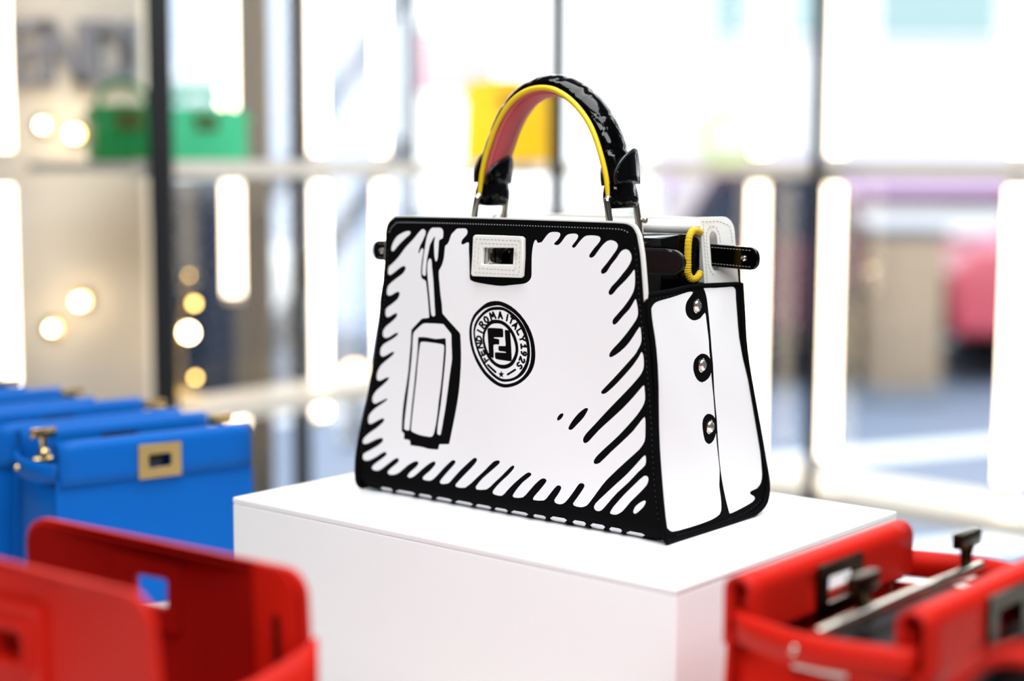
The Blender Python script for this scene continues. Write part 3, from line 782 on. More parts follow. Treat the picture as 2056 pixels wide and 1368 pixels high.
# printed artwork of the handbag, hundredths of a millimetre on the cloth
ART = {
"layers":[["w",[[[-13154,19898],[-13150,20009],[-13129,20115],[-13087,20226],[-13015,20332],[-12853,20442],[-12666,20558],[-12438,20729],[-12204,20918],[-11998,21088],[-11802,21268],[-11570,21513],[-11347,21753],[-11180,21928],[-11006,22099],[-10786,22284],[-10552,22473],[-10323,22658],[-10099,22842],[-9868,23064],[-9651,23276],[-9473,23442],[-9315,23576],[-9233,23640],[-9147,23687],[-9064,23710],[-8977,23710],[-8887,23691],[-8805,23654],[-8734,23590],[-8688,23507],[-8684,23391],[-8711,23257],[-8771,23128],[-8847,23004],[-8925,22856],[-9010,22704],[-9122,22533],[-9230,22362],[-9305,22214],[-9366,22067],[-9412,21910],[-9445,21771],[-9464,21688],[-9470,21619],[-9413,21601],[-9359,21656],[-9302,21730],[-9248,21818],[-9192,21905],[-9121,21988],[-9052,22053],[-8967,22058],[-8917,22016],[-8880,21956],[-8869,21855],[-8875,21744],[-8895,21587],[-8924,21407],[-8962,21204],[-9000,20987],[-9027,20775],[-9047,20562],[-9062,20355],[-9066,20142],[-9052,19921],[-9028,19723],[-9010,19621],[-8969,19524],[-8882,19450],[-8773,19390],[-8601,19339],[-8450,19261],[-8366,19030],[-8310,18749],[-8237,18389],[-8165,17997],[-8088,17535],[-8016,17060],[-7947,16561],[-7906,16165],[-7993,16086],[-8323,16045],[-8670,15998],[-8783,15957],[-8880,15897],[-9419,15445],[-9945,14988],[-10000,14919],[-10027,14849],[-10050,14346],[-10075,13728],[-10128,13059],[-10191,12376],[-10243,11744],[-10309,11107],[-10427,10373],[-10558,9648],[-10672,9053],[-10777,8458],[-10865,7766],[-10931,7087],[-10962,6455],[-10968,5952],[-10950,5878],[-10903,5823],[-10782,5772],[-10679,5707],[-10676,5477],[-10694,5255],[-10644,5195],[-10326,5200],[-10006,5163],[-9929,4978],[-9924,4794],[-9874,4734],[-9191,4734],[-8443,4729],[-8142,4692],[-7841,4660],[-7241,4678],[-6710,4715],[-6628,4794],[-6574,4978],[-6519,5163],[-6425,5218],[-5925,5278],[-5428,5343],[-5348,5421],[-5212,5943],[-5049,6603],[-4888,7230],[-4731,7867],[-4567,8578],[-4418,9302],[-4306,9967],[-4220,10631],[-4158,11393],[-4119,12127],[-4104,12694],[-4113,13257],[-4166,14120],[-4234,14863],[-4272,14974],[-4354,15071],[-5023,15574],[-5748,16105],[-6053,16340],[-6295,16538],[-6340,16603],[-6361,16677],[-6395,16972],[-6440,17332],[-6541,17780],[-6651,18260],[-6733,18758],[-6799,19192],[-6842,19386],[-6879,19579],[-6907,19902],[-6922,20184],[-6896,20272],[-6781,20424],[-6653,20613],[-6537,20872],[-6443,21158],[-6397,21439],[-6373,21702],[-6363,21891],[-6354,22076],[-6346,22224],[-6306,22367],[-6174,22464],[-6033,22561],[-5933,22727],[-5848,22916],[-5766,23151],[-5666,23373],[-5514,23520],[-5343,23650],[-5220,23770],[-5074,23862],[-4866,23890],[-4637,23890],[-4376,23908],[-4147,23903],[-4034,23862],[-3954,23784],[-3913,23668],[-3910,23539],[-3950,23433],[-4024,23331],[-4210,23165],[-4396,22994],[-4468,22893],[-4511,22787],[-4526,22685],[-4506,22602],[-4430,22565],[-4331,22556],[-4225,22588],[-4115,22634],[-3977,22699],[-3846,22745],[-3748,22736],[-3682,22685],[-3665,22487],[-3660,22238],[-3618,21887],[-3571,21504],[-3525,21024],[-3496,20687],[-3515,20881],[-3535,21075],[-3501,20724],[-3457,20258],[-3444,19981],[-3415,19741],[-3350,19635],[-3240,19556],[-3056,19492],[-2840,19446],[-2443,19395],[-1990,19353],[-1439,19307],[-870,19275],[-349,19252],[128,19252],[458,19289],[785,19339],[1330,19409],[1871,19478],[2209,19524],[2517,19593],[2751,19704],[2940,19842],[3052,19981],[3119,20142],[3141,20309],[3136,20475],[3108,21001],[3078,21559],[3077,21855],[3088,22145],[3114,22427],[3153,22690],[3207,22893],[3276,23068],[3349,23151],[3432,23197],[3490,23151],[3542,23073],[3589,23004],[3652,22953],[3762,22962],[3882,22990],[3985,23008],[4073,23050],[4252,23257],[4456,23502],[4636,23682],[4841,23820],[5085,23880],[5344,23894],[5621,23890],[5848,23843],[5935,23751],[5943,23627],[5847,23451],[5698,23271],[5518,23119],[5370,22994],[5353,22921],[5397,22865],[5563,22837],[5766,22856],[5937,22962],[6092,23105],[6280,23331],[6467,23553],[6615,23673],[6793,23756],[7124,23807],[7451,23820],[7624,23793],[7750,23714],[7776,23594],[7736,23456],[7620,23304],[7472,23142],[7318,22976],[7207,22828],[7219,22741],[7288,22681],[7410,22694],[7539,22750],[7691,22911],[7856,23110],[8041,23299],[8227,23465],[8375,23580],[8547,23668],[8802,23714],[9086,23733],[9455,23728],[9786,23696],[9939,23627],[10027,23516],[10001,23364],[9909,23207],[9694,22976],[9441,22722],[9193,22431],[9004,22187],[8980,22095],[9010,22011],[9115,21965],[9249,21961],[9386,22021],[9514,22118],[9643,22261],[9773,22427],[9969,22667],[10185,22916],[10388,23110],[10600,23271],[10803,23364],[11020,23410],[11241,23396],[11445,23336],[11622,23230],[11738,23087],[11742,22921],[11675,22745],[11496,22491],[11270,22214],[11021,21905],[10760,21596],[10486,21310],[10266,21061],[10228,20922],[10252,20802],[10345,20747],[10468,20742],[10629,20802],[10782,20909],[10975,21172],[11188,21485],[11443,21776],[11698,22058],[11901,22344],[12101,22584],[12302,22699],[12514,22750],[12684,22727],[12830,22648],[12968,22501],[13069,22316],[13104,22127],[13082,21933],[12977,21679],[12818,21416],[12605,21148],[12366,20885],[12116,20595],[11860,20309],[11593,20050],[11348,19815],[11182,19603],[11064,19413],[11043,19298],[11071,19196],[11152,19127],[11265,19104],[11396,19160],[11524,19261],[11692,19450],[11881,19663],[12174,19926],[12493,20207],[12816,20530],[13098,20830],[13254,21047],[13376,21195],[13434,21139],[13455,21015],[13486,20738],[13506,20419],[13510,20166],[13492,19907],[13442,19649],[13353,19390],[13176,19086],[12958,18772],[12718,18458],[12455,18149],[12138,17817],[11845,17512],[11671,17332],[11540,17152],[11515,16986],[11550,16848],[11643,16797],[11763,16801],[11914,16907],[12071,17051],[12312,17309],[12578,17600],[12840,17844],[13084,18098],[13275,18375],[13430,18629],[13534,18809],[13628,18920],[13693,18818],[13741,18643],[13807,18403],[13861,18140],[13888,17904],[13877,17669],[13803,17447],[13684,17231],[13393,16829],[13036,16381],[12685,15961],[12330,15565],[11981,15218],[11665,14914],[11478,14702],[11339,14503],[11299,14356],[11315,14240],[11408,14199],[11529,14212],[11773,14337],[12048,14508],[12357,14729],[12664,14983],[12975,15288],[13270,15625],[13535,15998],[13766,16340],[13941,16594],[14093,16764],[14164,16691],[14193,16538],[14246,16215],[14278,15860],[14265,15643],[14210,15431],[14046,15108],[13869,14808],[13790,14683],[13699,14563],[13329,14162],[12872,13682],[12330,13119],[11757,12533],[11170,11960],[10697,11490],[10624,11397],[10600,11305],[10667,11231],[10780,11199],[10956,11250],[11140,11351],[11509,11647],[11919,12011],[12337,12417],[12756,12847],[13189,13299],[13584,13737],[13884,14129],[14126,14480],[14233,14683],[14327,14822],[14413,14757],[14474,14619],[14532,14356],[14564,14042],[14565,13751],[14513,13456],[14373,13174],[14179,12902],[13863,12537],[13494,12145],[13028,11674],[12524,11176],[11909,10576],[11259,9935],[10585,9242],[9978,8610],[9592,8227],[9258,7876],[9087,7646],[8974,7424],[8965,7272],[9012,7152],[9112,7092],[9238,7092],[9405,7189],[9573,7332],[9965,7747],[10433,8236],[10986,8739],[11573,9247],[12146,9750],[12698,10244],[13206,10742],[13668,11217],[14039,11628],[14351,11984],[14498,12145],[14625,12237],[14682,12131],[14705,11956],[14759,11568],[14774,11144],[14690,10834],[14541,10535],[14297,10165],[14000,9778],[13608,9335],[13174,8873],[12701,8379],[12197,7886],[11615,7355],[11065,6866],[10679,6510],[10350,6187],[10183,5984],[10067,5795],[10043,5661],[10074,5555],[10172,5514],[10298,5518],[10479,5578],[10661,5684],[11119,6109],[11657,6635],[12222,7143],[12783,7650],[13290,8116],[13755,8578],[14126,9021],[14438,9409],[14621,9635],[14779,9759],[14842,9621],[14861,9395],[14883,9007],[14889,8578],[14897,8218],[14842,7867],[14648,7512],[14371,7170],[13918,6746],[13402,6294],[12844,5791],[12282,5274],[11769,4789],[11293,4318],[10929,3889],[10585,3446],[10212,2952],[9873,2509],[9671,2251],[9440,2029],[9155,1896],[8847,1826],[8516,1826],[8242,1868],[8140,1937],[8116,2034],[8287,2283],[8523,2579],[8830,2994],[9099,3382],[9187,3548],[9209,3695],[9098,3783],[8936,3811],[8779,3774],[8639,3686],[8433,3414],[8205,3086],[7914,2703],[7621,2339],[7406,2103],[7176,1914],[6952,1826],[6721,1790],[6505,1803],[6334,1863],[6253,1969],[6250,2099],[6377,2293],[6546,2505],[6752,2819],[6911,3105],[6904,3229],[6828,3317],[6685,3340],[6522,3303],[6335,3151],[6147,2948],[5891,2643],[5624,2325],[5424,2085],[5171,1896],[4592,1799],[4077,1790],[4048,1910],[4148,2076],[4388,2339],[4681,2639],[5007,3008],[5284,3335],[5388,3474],[5432,3599],[5346,3691],[5195,3732],[5004,3700],[4809,3612],[4514,3372],[4197,3077],[3892,2759],[3585,2440],[3295,2122],[2967,1859],[2505,1748],[2092,1720],[1947,1753],[1880,1845],[1982,2034],[2157,2256],[2509,2666],[2932,3105],[3398,3474],[3784,3774],[3857,3875],[3857,3968],[3725,4028],[3540,4028],[3312,3912],[3073,3746],[2625,3405],[2136,3008],[1729,2639],[1352,2283],[1044,1960],[738,1706],[436,1642],[135,1651],[-129,1679],[-315,1757],[-306,1910],[-196,2080],[152,2449],[580,2856],[972,3188],[1353,3506],[1697,3838],[1963,4129],[2031,4268],[2035,4383],[1933,4411],[1800,4378],[1582,4212],[1339,3995],[1043,3723],[723,3428],[267,3036],[-210,2634],[-580,2293],[-996,2006],[-1604,1868],[-2126,1836],[-2229,1928],[-2213,2076],[-1918,2436],[-1503,2851],[-955,3299],[-399,3728],[37,4078],[380,4374],[450,4489],[454,4591],[356,4637],[214,4637],[-17,4577],[-259,4461],[-699,4088],[-1200,3631],[-1671,3229],[-2151,2832],[-2785,2283],[-3436,1822],[-4027,1720],[-4511,1753],[-4570,1845],[-4516,1979],[-4129,2371],[-3626,2842],[-3124,3294],[-2663,3709],[-2339,4046],[-2109,4337],[-2117,4438],[-2195,4512],[-2310,4545],[-2439,4521],[-2703,4346],[-3001,4111],[-3549,3658],[-4130,3160],[-4561,2745],[-4943,2366],[-5167,2126],[-5434,1928],[-5878,1813],[-6274,1785],[-6373,1868],[-6363,2002],[-6121,2302],[-5788,2648],[-5366,3059],[-4969,3442],[-4747,3663],[-4596,3862],[-4625,3968],[-4734,4037],[-4895,4028],[-5065,3958],[-5486,3622],[-5970,3197],[-6397,2782],[-6797,2399],[-7113,2117],[-7467,1905],[-7937,1850],[-8325,1891],[-8390,2002],[-8330,2145],[-8030,2394],[-7656,2676],[-7283,3022],[-6989,3331],[-6932,3474],[-6944,3589],[-7037,3635],[-7166,3631],[-7406,3529],[-7672,3382],[-8076,3100],[-8517,2768],[-8963,2403],[-9368,2085],[-9631,1942],[-9885,1854],[-10088,1863],[-10203,1946],[-10098,2131],[-9896,2343],[-9553,2616],[-9212,2879],[-9034,3063],[-8925,3234],[-8946,3345],[-9051,3414],[-9251,3395],[-9483,3326],[-9855,3132],[-10258,2883],[-10695,2537],[-11123,2200],[-11469,2011],[-11825,1882],[-12167,1826],[-12448,1845],[-12556,1951],[-12543,2094],[-12321,2311],[-12017,2551],[-11638,2832],[-11319,3086],[-11257,3229],[-11272,3354],[-11367,3414],[-11503,3419],[-11752,3303],[-12030,3137],[-12452,2837],[-12910,2509],[-13316,2233],[-13710,2020],[-14051,1979],[-14344,2011],[-14484,2080],[-14529,2186],[-14395,2366],[-14174,2560],[-13638,2920],[-13105,3275],[-12900,3428],[-12753,3575],[-12735,3686],[-12793,3769],[-12940,3792],[-13115,3760],[-13524,3525],[-14006,3239],[-14474,2994],[-14906,2805],[-15197,2740],[-15454,2740],[-15609,2837],[-15679,2980],[-15665,3155],[-15557,3326],[-15272,3497],[-14924,3663],[-14378,3949],[-13846,4240],[-13549,4438],[-13313,4628],[-13207,4771],[-13175,4904],[-13262,4983],[-13411,5011],[-13703,4937],[-14038,4812],[-14493,4600],[-14938,4388],[-15226,4281],[-15483,4221],[-15640,4263],[-15725,4369],[-15695,4535],[-15585,4715],[-15308,4974],[-14955,5241],[-14517,5514],[-14058,5795],[-13614,6114],[-13260,6400],[-13139,6543],[-13086,6677],[-13146,6760],[-13268,6792],[-13476,6723],[-13714,6617],[-14071,6437],[-14430,6257],[-14669,6155],[-14881,6109],[-15010,6169],[-15067,6284],[-15079,6566],[-14988,6884],[-14682,7221],[-14275,7544],[-13820,7835],[-13385,8084],[-13068,8287],[-12819,8462],[-12764,8541],[-12769,8601],[-12884,8582],[-13036,8536],[-13324,8407],[-13658,8259],[-13989,8103],[-14284,8006],[-14475,8047],[-14596,8172],[-14626,8384],[-14569,8633],[-14387,8915],[-14128,9196],[-13786,9455],[-13418,9713],[-13027,10022],[-12715,10295],[-12634,10405],[-12630,10493],[-12783,10493],[-12986,10442],[-13246,10318],[-13518,10188],[-13755,10119],[-13966,10101],[-14093,10179],[-14150,10304],[-14149,10581],[-14072,10899],[-13893,11217],[-13635,11522],[-13299,11780],[-12930,12030],[-12546,12297],[-12230,12533],[-12100,12685],[-12058,12805],[-12205,12810],[-12412,12754],[-12758,12583],[-13116,12403],[-13348,12316],[-13561,12279],[-13714,12353],[-13799,12487],[-13817,12736],[-13756,13008],[-13596,13234],[-13363,13423],[-12908,13654],[-12438,13876],[-12155,14042],[-11914,14199],[-11760,14309],[-11654,14411],[-11658,14476],[-11722,14522],[-11874,14503],[-12052,14452],[-12371,14277],[-12708,14097],[-12945,14014],[-13173,13973],[-13370,14000],[-13511,14092],[-13571,14296],[-13547,14531],[-13409,14766],[-13194,14988],[-12843,15232],[-12471,15468],[-12182,15685],[-11950,15888],[-11857,16045],[-11824,16183],[-11870,16234],[-11958,16252],[-12140,16192],[-12352,16105],[-12619,15966],[-12879,15851],[-13058,15823],[-13213,15860],[-13289,16008],[-13313,16197],[-13309,16395],[-13228,16589],[-12962,16774],[-12636,16958],[-12222,17217],[-11852,17480],[-11685,17710],[-11598,17927],[-11601,18034],[-11668,18117],[-11819,18140],[-11998,18117],[-12256,17992],[-12522,17854],[-12725,17775],[-12918,17738],[-13080,17766],[-13187,17849],[-13225,18070],[-13198,18333],[-13102,18541],[-12939,18730],[-12579,18984],[-12154,19247],[-11741,19483],[-11374,19709],[-11149,19912],[-10990,20110],[-10949,20235],[-10969,20346],[-11062,20415],[-11193,20433],[-11412,20378],[-11649,20276],[-11970,20078],[-12300,19866],[-12574,19695],[-12824,19575],[-12987,19575],[-13118,19639],[-13156,19759]],[[-12779,21707],[-12808,21799],[-12813,21919],[-12785,22067],[-12731,22219],[-12620,22436],[-12475,22653],[-12314,22837],[-12131,23004],[-11939,23124],[-11728,23225],[-11501,23322],[-11266,23405],[-11023,23465],[-10805,23502],[-10679,23497],[-10574,23474],[-10524,23424],[-10514,23359],[-10552,23276],[-10625,23188],[-10808,23064],[-11024,22925],[-11250,22764],[-11481,22598],[-11717,22418],[-11940,22242],[-12122,22071],[-12284,21915],[-12403,21804],[-12514,21716],[-12585,21688],[-12660,21679]],[[-8895,20152],[-8902,20313],[-8903,20484],[-8883,20692],[-8856,20909],[-8822,21190],[-8784,21495],[-8737,21831],[-8686,22168],[-8639,22473],[-8586,22759],[-8529,22994],[-8455,23221],[-8350,23428],[-8238,23604],[-8163,23710],[-8073,23793],[-7969,23843],[-7850,23871],[-7429,23890],[-7010,23890],[-6888,23862],[-6785,23802],[-6700,23710],[-6641,23599],[-6619,23479],[-6618,23350],[-6616,23179],[-6655,23017],[-6802,22939],[-6958,22884],[-7028,22828],[-7067,22759],[-7081,22551],[-7084,22302],[-7092,22048],[-7100,21804],[-7105,21587],[-7118,21384],[-7150,21227],[-7195,21093],[-7243,21024],[-7305,20992],[-7368,21042],[-7420,21125],[-7471,21278],[-7512,21453],[-7550,21693],[-7580,21951],[-7609,22247],[-7622,22533],[-7594,22759],[-7559,22953],[-7548,23050],[-7551,23119],[-7635,23096],[-7751,22957],[-7881,22777],[-8011,22574],[-8124,22353],[-8184,22127],[-8226,21891],[-8293,21619],[-8355,21342],[-8397,21093],[-8428,20839],[-8456,20562],[-8472,20290],[-8463,20041],[-8462,19833],[-8501,19750],[-8572,19695],[-8672,19695],[-8772,19736],[-8844,19806],[-8889,19898],[-8899,20018]],[[-8314,20544],[-8289,20798],[-8235,21015],[-8154,21148],[-8050,21232],[-7938,21181],[-7855,21079],[-7799,20802],[-7752,20470],[-7659,19981],[-7563,19441],[-7481,18836],[-7408,18223],[-7340,17632],[-7280,17097],[-7225,16709],[-7200,16395],[-7257,16312],[-7361,16261],[-7501,16266],[-7617,16326],[-7698,16571],[-7757,16884],[-7830,17327],[-7906,17821],[-8016,18435],[-8126,19040],[-8206,19473],[-8273,19884],[-8306,20226]],[[10188,1946],[10211,2131],[10324,2325],[10707,2717],[11183,3160],[11743,3677],[12317,4203],[12818,4651],[13298,5094],[13736,5546],[14127,5961],[14419,6284],[14675,6557],[14821,6695],[14950,6764],[15011,6653],[15030,6478],[15040,6247],[14976,6003],[14671,5680],[14290,5334],[13891,4909],[13463,4461],[12904,3949],[12342,3428],[11896,2939],[11498,2482],[11207,2140],[10930,1863],[10712,1766],[10491,1743],[10303,1813]],[[11769,1799],[11891,2034],[12087,2320],[12537,2832],[13066,3405],[13558,3894],[14038,4355],[14480,4780],[14865,5108],[15048,5168],[15216,5149],[15301,5034],[15324,4868],[15279,4655],[15170,4438],[14864,4088],[14487,3705],[14073,3299],[13658,2883],[13299,2454],[12965,2076],[12689,1873],[12397,1725],[12122,1683],[11889,1693],[11800,1730]],[[13997,2159],[14043,2362],[14168,2597],[14395,2819],[14652,3012],[14877,3146],[15070,3225],[15137,3174],[15145,3077],[15072,2902],[14946,2699],[14749,2486],[14534,2288],[14354,2140],[14187,2039],[14062,2066]],[[-9697,14734],[-9647,14794],[-9579,14849],[-9164,15182],[-8691,15509],[-8404,15588],[-8095,15615],[-7146,15652],[-6264,15671],[-6198,15652],[-6145,15611],[-5756,15292],[-5371,14965],[-5307,14886],[-5273,14794],[-5250,14462],[-5232,14056],[-5175,13410],[-5142,12750],[-5203,12302],[-5295,11859],[-5393,11259],[-5498,10613],[-5643,9690],[-5803,8735],[-5959,7946],[-6119,7203],[-6256,6566],[-6387,6067],[-6459,6021],[-6563,6021],[-6685,6049],[-6766,6114],[-6760,6492],[-6704,6967],[-6555,7779],[-6390,8679],[-6284,9441],[-6191,10202],[-6089,11005],[-5995,11804],[-5910,12583],[-5855,13308],[-5873,13922],[-5917,14402],[-6000,14466],[-6082,14462],[-6176,14448],[-6596,14379],[-7115,14323],[-7653,14351],[-8186,14388],[-8684,14374],[-9085,14346],[-9179,14259],[-9193,14125],[-9196,13963],[-9211,13553],[-9236,13068],[-9305,12422],[-9387,11720],[-9484,10825],[-9589,9912],[-9694,9127],[-9797,8366],[-9878,7655],[-9949,7000],[-9995,6492],[-10051,6090],[-10123,6040],[-10233,6026],[-10424,6030],[-10601,6058],[-10650,6104],[-10665,6164],[-10654,6506],[-10620,6935],[-10525,7664],[-10410,8490],[-10304,9265],[-10200,10041],[-10092,10853],[-9993,11674],[-9909,12519],[-9847,13294],[-9829,13876],[-9810,14369],[-9763,14568]],[[-8775,13949],[-8292,13986],[-7700,13977],[-6998,13959],[-6398,13931],[-6246,13908],[-6126,13862],[-6086,13806],[-6076,13733],[-6077,13534],[-6089,13294],[-6128,12800],[-6181,12228],[-6268,11421],[-6376,10539],[-6503,9722],[-6632,8924],[-6731,8190],[-6835,7484],[-6964,6847],[-7103,6303],[-7195,6044],[-7330,5832],[-7521,5749],[-7746,5726],[-8259,5731],[-8829,5767],[-9302,5851],[-9682,5947],[-9788,5994],[-9843,6067],[-9823,6492],[-9767,7018],[-9672,7798],[-9560,8656],[-9428,9662],[-9302,10650],[-9230,11425],[-9156,12182],[-9054,12976],[-8948,13626],[-8907,13816]],[[-13828,200],[-13452,480],[-12475,480],[-12324,300],[-12775,-200],[-13076,-655],[-14279,-655]],[[-11976,200],[-11375,480],[-9813,480],[-9573,300],[-10294,-200],[-10774,-655],[-12697,-655]],[[-9260,200],[-8851,480],[-7788,480],[-7625,300],[-8115,-200],[-8442,-655],[-9751,-655]],[[-7189,200],[-6710,480],[-5464,480],[-5272,300],[-5847,-200],[-6230,-655],[-7764,-655]],[[-4937,200],[-4419,480],[-3071,480],[-2864,300],[-3486,-200],[-3901,-655],[-5559,-655]],[[-2616,200],[-2155,480],[-956,480],[-771,300],[-1325,-200],[-1694,-655],[-3170,-655]],[[-358,200],[-28,480],[830,480],[962,300],[566,-200],[302,-655],[-754,-655]],[[-487,200],[-106,480],[884,480],[1037,300],[580,-200],[275,-655],[-944,-655]],[[1358,224],[1835,504],[3075,504],[3265,324],[2693,-176],[2312,-655],[786,-655]],[[3715,228],[4068,508],[4985,508],[5127,328],[4703,-172],[4421,-655],[3292,-655]],[[5574,357],[6016,637],[7168,637],[7345,457],[6813,-43],[6459,-655],[5042,-655]],[[7848,353],[8203,633],[9124,633],[9266,453],[8841,-47],[8557,-655],[7423,-655]],[[9641,353],[10019,633],[11002,633],[11153,453],[10700,-47],[10397,-655],[9188,-655]],[[11477,288],[11803,568],[12649,568],[12779,388],[12389,-112],[12128,-655],[11086,-655]],[[13120,200],[13576,480],[14762,480],[14944,300],[14397,-200],[14032,-655],[12573,-655]]]],
["b",[[[7601,8010],[7528,8079],[7520,8186],[7665,8453],[7880,8767],[8158,9104],[8462,9427],[8765,9685],[9047,9884],[9206,9930],[9343,9935],[9385,9884],[9377,9815],[9223,9524],[8994,9178],[8712,8869],[8414,8578],[8146,8301],[7902,8075],[7745,8015]],[[6392,8679],[6368,8762],[6387,8864],[6502,9035],[6652,9196],[6794,9261],[6924,9284],[6981,9238],[6989,9164],[6923,9021],[6815,8869],[6680,8753],[6546,8670],[6461,8656]],[[-584,17974],[-206,17983],[164,17941],[657,17817],[1161,17627],[1673,17355],[2157,17018],[2640,16598],[3073,16123],[3410,15620],[3665,15089],[3829,14559],[3920,14037],[3942,13594],[3897,13156],[3778,12754],[3582,12376],[3299,12016],[2956,11693],[2570,11411],[2158,11181],[1750,11019],[1346,10908],[1019,10848],[688,10830],[350,10862],[21,10936],[-360,11074],[-740,11259],[-1134,11499],[-1511,11780],[-1874,12122],[-2207,12500],[-2494,12893],[-2739,13308],[-2944,13742],[-3103,14189],[-3205,14646],[-3254,15094],[-3253,15486],[-3189,15874],[-3044,16285],[-2825,16677],[-2518,17000],[-2162,17291],[-1801,17563],[-1416,17784],[-1003,17909]]]],
["w",[[[-574,17572],[-281,17614],[7,17614],[413,17512],[840,17360],[1266,17180],[1670,16958],[2065,16672],[2420,16340],[2740,15920],[3010,15491],[3205,15131],[3353,14757],[3451,14319],[3499,13885],[3495,13497],[3440,13119],[3335,12787],[3177,12468],[2965,12168],[2707,11891],[2405,11656],[2068,11457],[1700,11310],[1338,11208],[1052,11148],[763,11125],[430,11157],[96,11231],[-245,11379],[-580,11564],[-932,11762],[-1263,11993],[-1618,12330],[-1958,12717],[-2268,13105],[-2531,13516],[-2720,13959],[-2852,14402],[-2938,14826],[-2976,15237],[-2967,15602],[-2892,15957],[-2726,16303],[-2484,16631],[-2121,16954],[-1738,17217],[-1455,17346],[-1155,17443],[-866,17517]]]],
["b",[[[-405,17503],[-33,17521],[342,17489],[760,17364],[1173,17184],[1601,16944],[2005,16663],[2364,16335],[2673,15975],[2914,15578],[3099,15182],[3232,14812],[3322,14439],[3377,14028],[3386,13622],[3338,13262],[3245,12916],[3114,12607],[2938,12325],[2724,12085],[2464,11873],[2159,11688],[1821,11536],[1450,11421],[1087,11347],[797,11310],[509,11310],[173,11379],[-161,11499],[-547,11702],[-926,11956],[-1286,12265],[-1617,12611],[-1921,12999],[-2188,13410],[-2413,13848],[-2593,14291],[-2726,14711],[-2802,15122],[-2798,15482],[-2718,15837],[-2550,16183],[-2311,16511],[-1991,16824],[-1650,17097],[-1374,17258],[-1070,17383],[-744,17461]]]],
["w",[[[-398,17226],[-30,17254],[349,17235],[693,17120],[1015,16954],[1359,16751],[1683,16515],[1990,16220],[2270,15888],[2524,15528],[2737,15159],[2892,14785],[3000,14416],[3061,14069],[3076,13728],[3043,13400],[2957,13086],[2805,12777],[2609,12487],[2392,12214],[2135,11974],[1825,11794],[1489,11665],[1161,11587],[834,11550],[536,11550],[253,11596],[-84,11739],[-423,11928],[-774,12145],[-1106,12394],[-1383,12685],[-1627,12999],[-1882,13359],[-2112,13742],[-2288,14125],[-2429,14499],[-2545,14817],[-2615,15131],[-2592,15431],[-2503,15722],[-2349,16031],[-2137,16326],[-1861,16603],[-1559,16843],[-1278,17009],[-979,17134],[-693,17198]]]],
["b",[[[-376,16428],[-53,16423],[289,16372],[673,16220],[1041,16003],[1360,15722],[1632,15403],[1855,15039],[2020,14665],[2115,14323],[2145,13977],[2090,13645],[1975,13331],[1825,13045],[1622,12791],[1360,12602],[1056,12463],[732,12390],[397,12380],[56,12440],[-272,12551],[-586,12717],[-868,12925],[-1147,13206],[-1388,13534],[-1573,13908],[-1703,14286],[-1768,14605],[-1779,14928],[-1726,15297],[-1612,15648],[-1427,15925],[-1205,16155],[-1009,16285],[-792,16372],[-587,16418]]]],
["w",[[[-368,16109],[-77,16118],[214,16081],[517,15961],[800,15795],[1070,15574],[1307,15320],[1523,14992],[1694,14642],[1795,14328],[1834,14019],[1788,13756],[1685,13497],[1548,13248],[1370,13031],[1147,12874],[883,12768],[559,12713],[222,12717],[-86,12796],[-366,12930],[-636,13133],[-880,13377],[-1093,13640],[-1272,13926],[-1418,14245],[-1516,14559],[-1552,14812],[-1530,15071],[-1428,15348],[-1274,15606],[-1087,15814],[-865,15985],[-627,16068]]]],
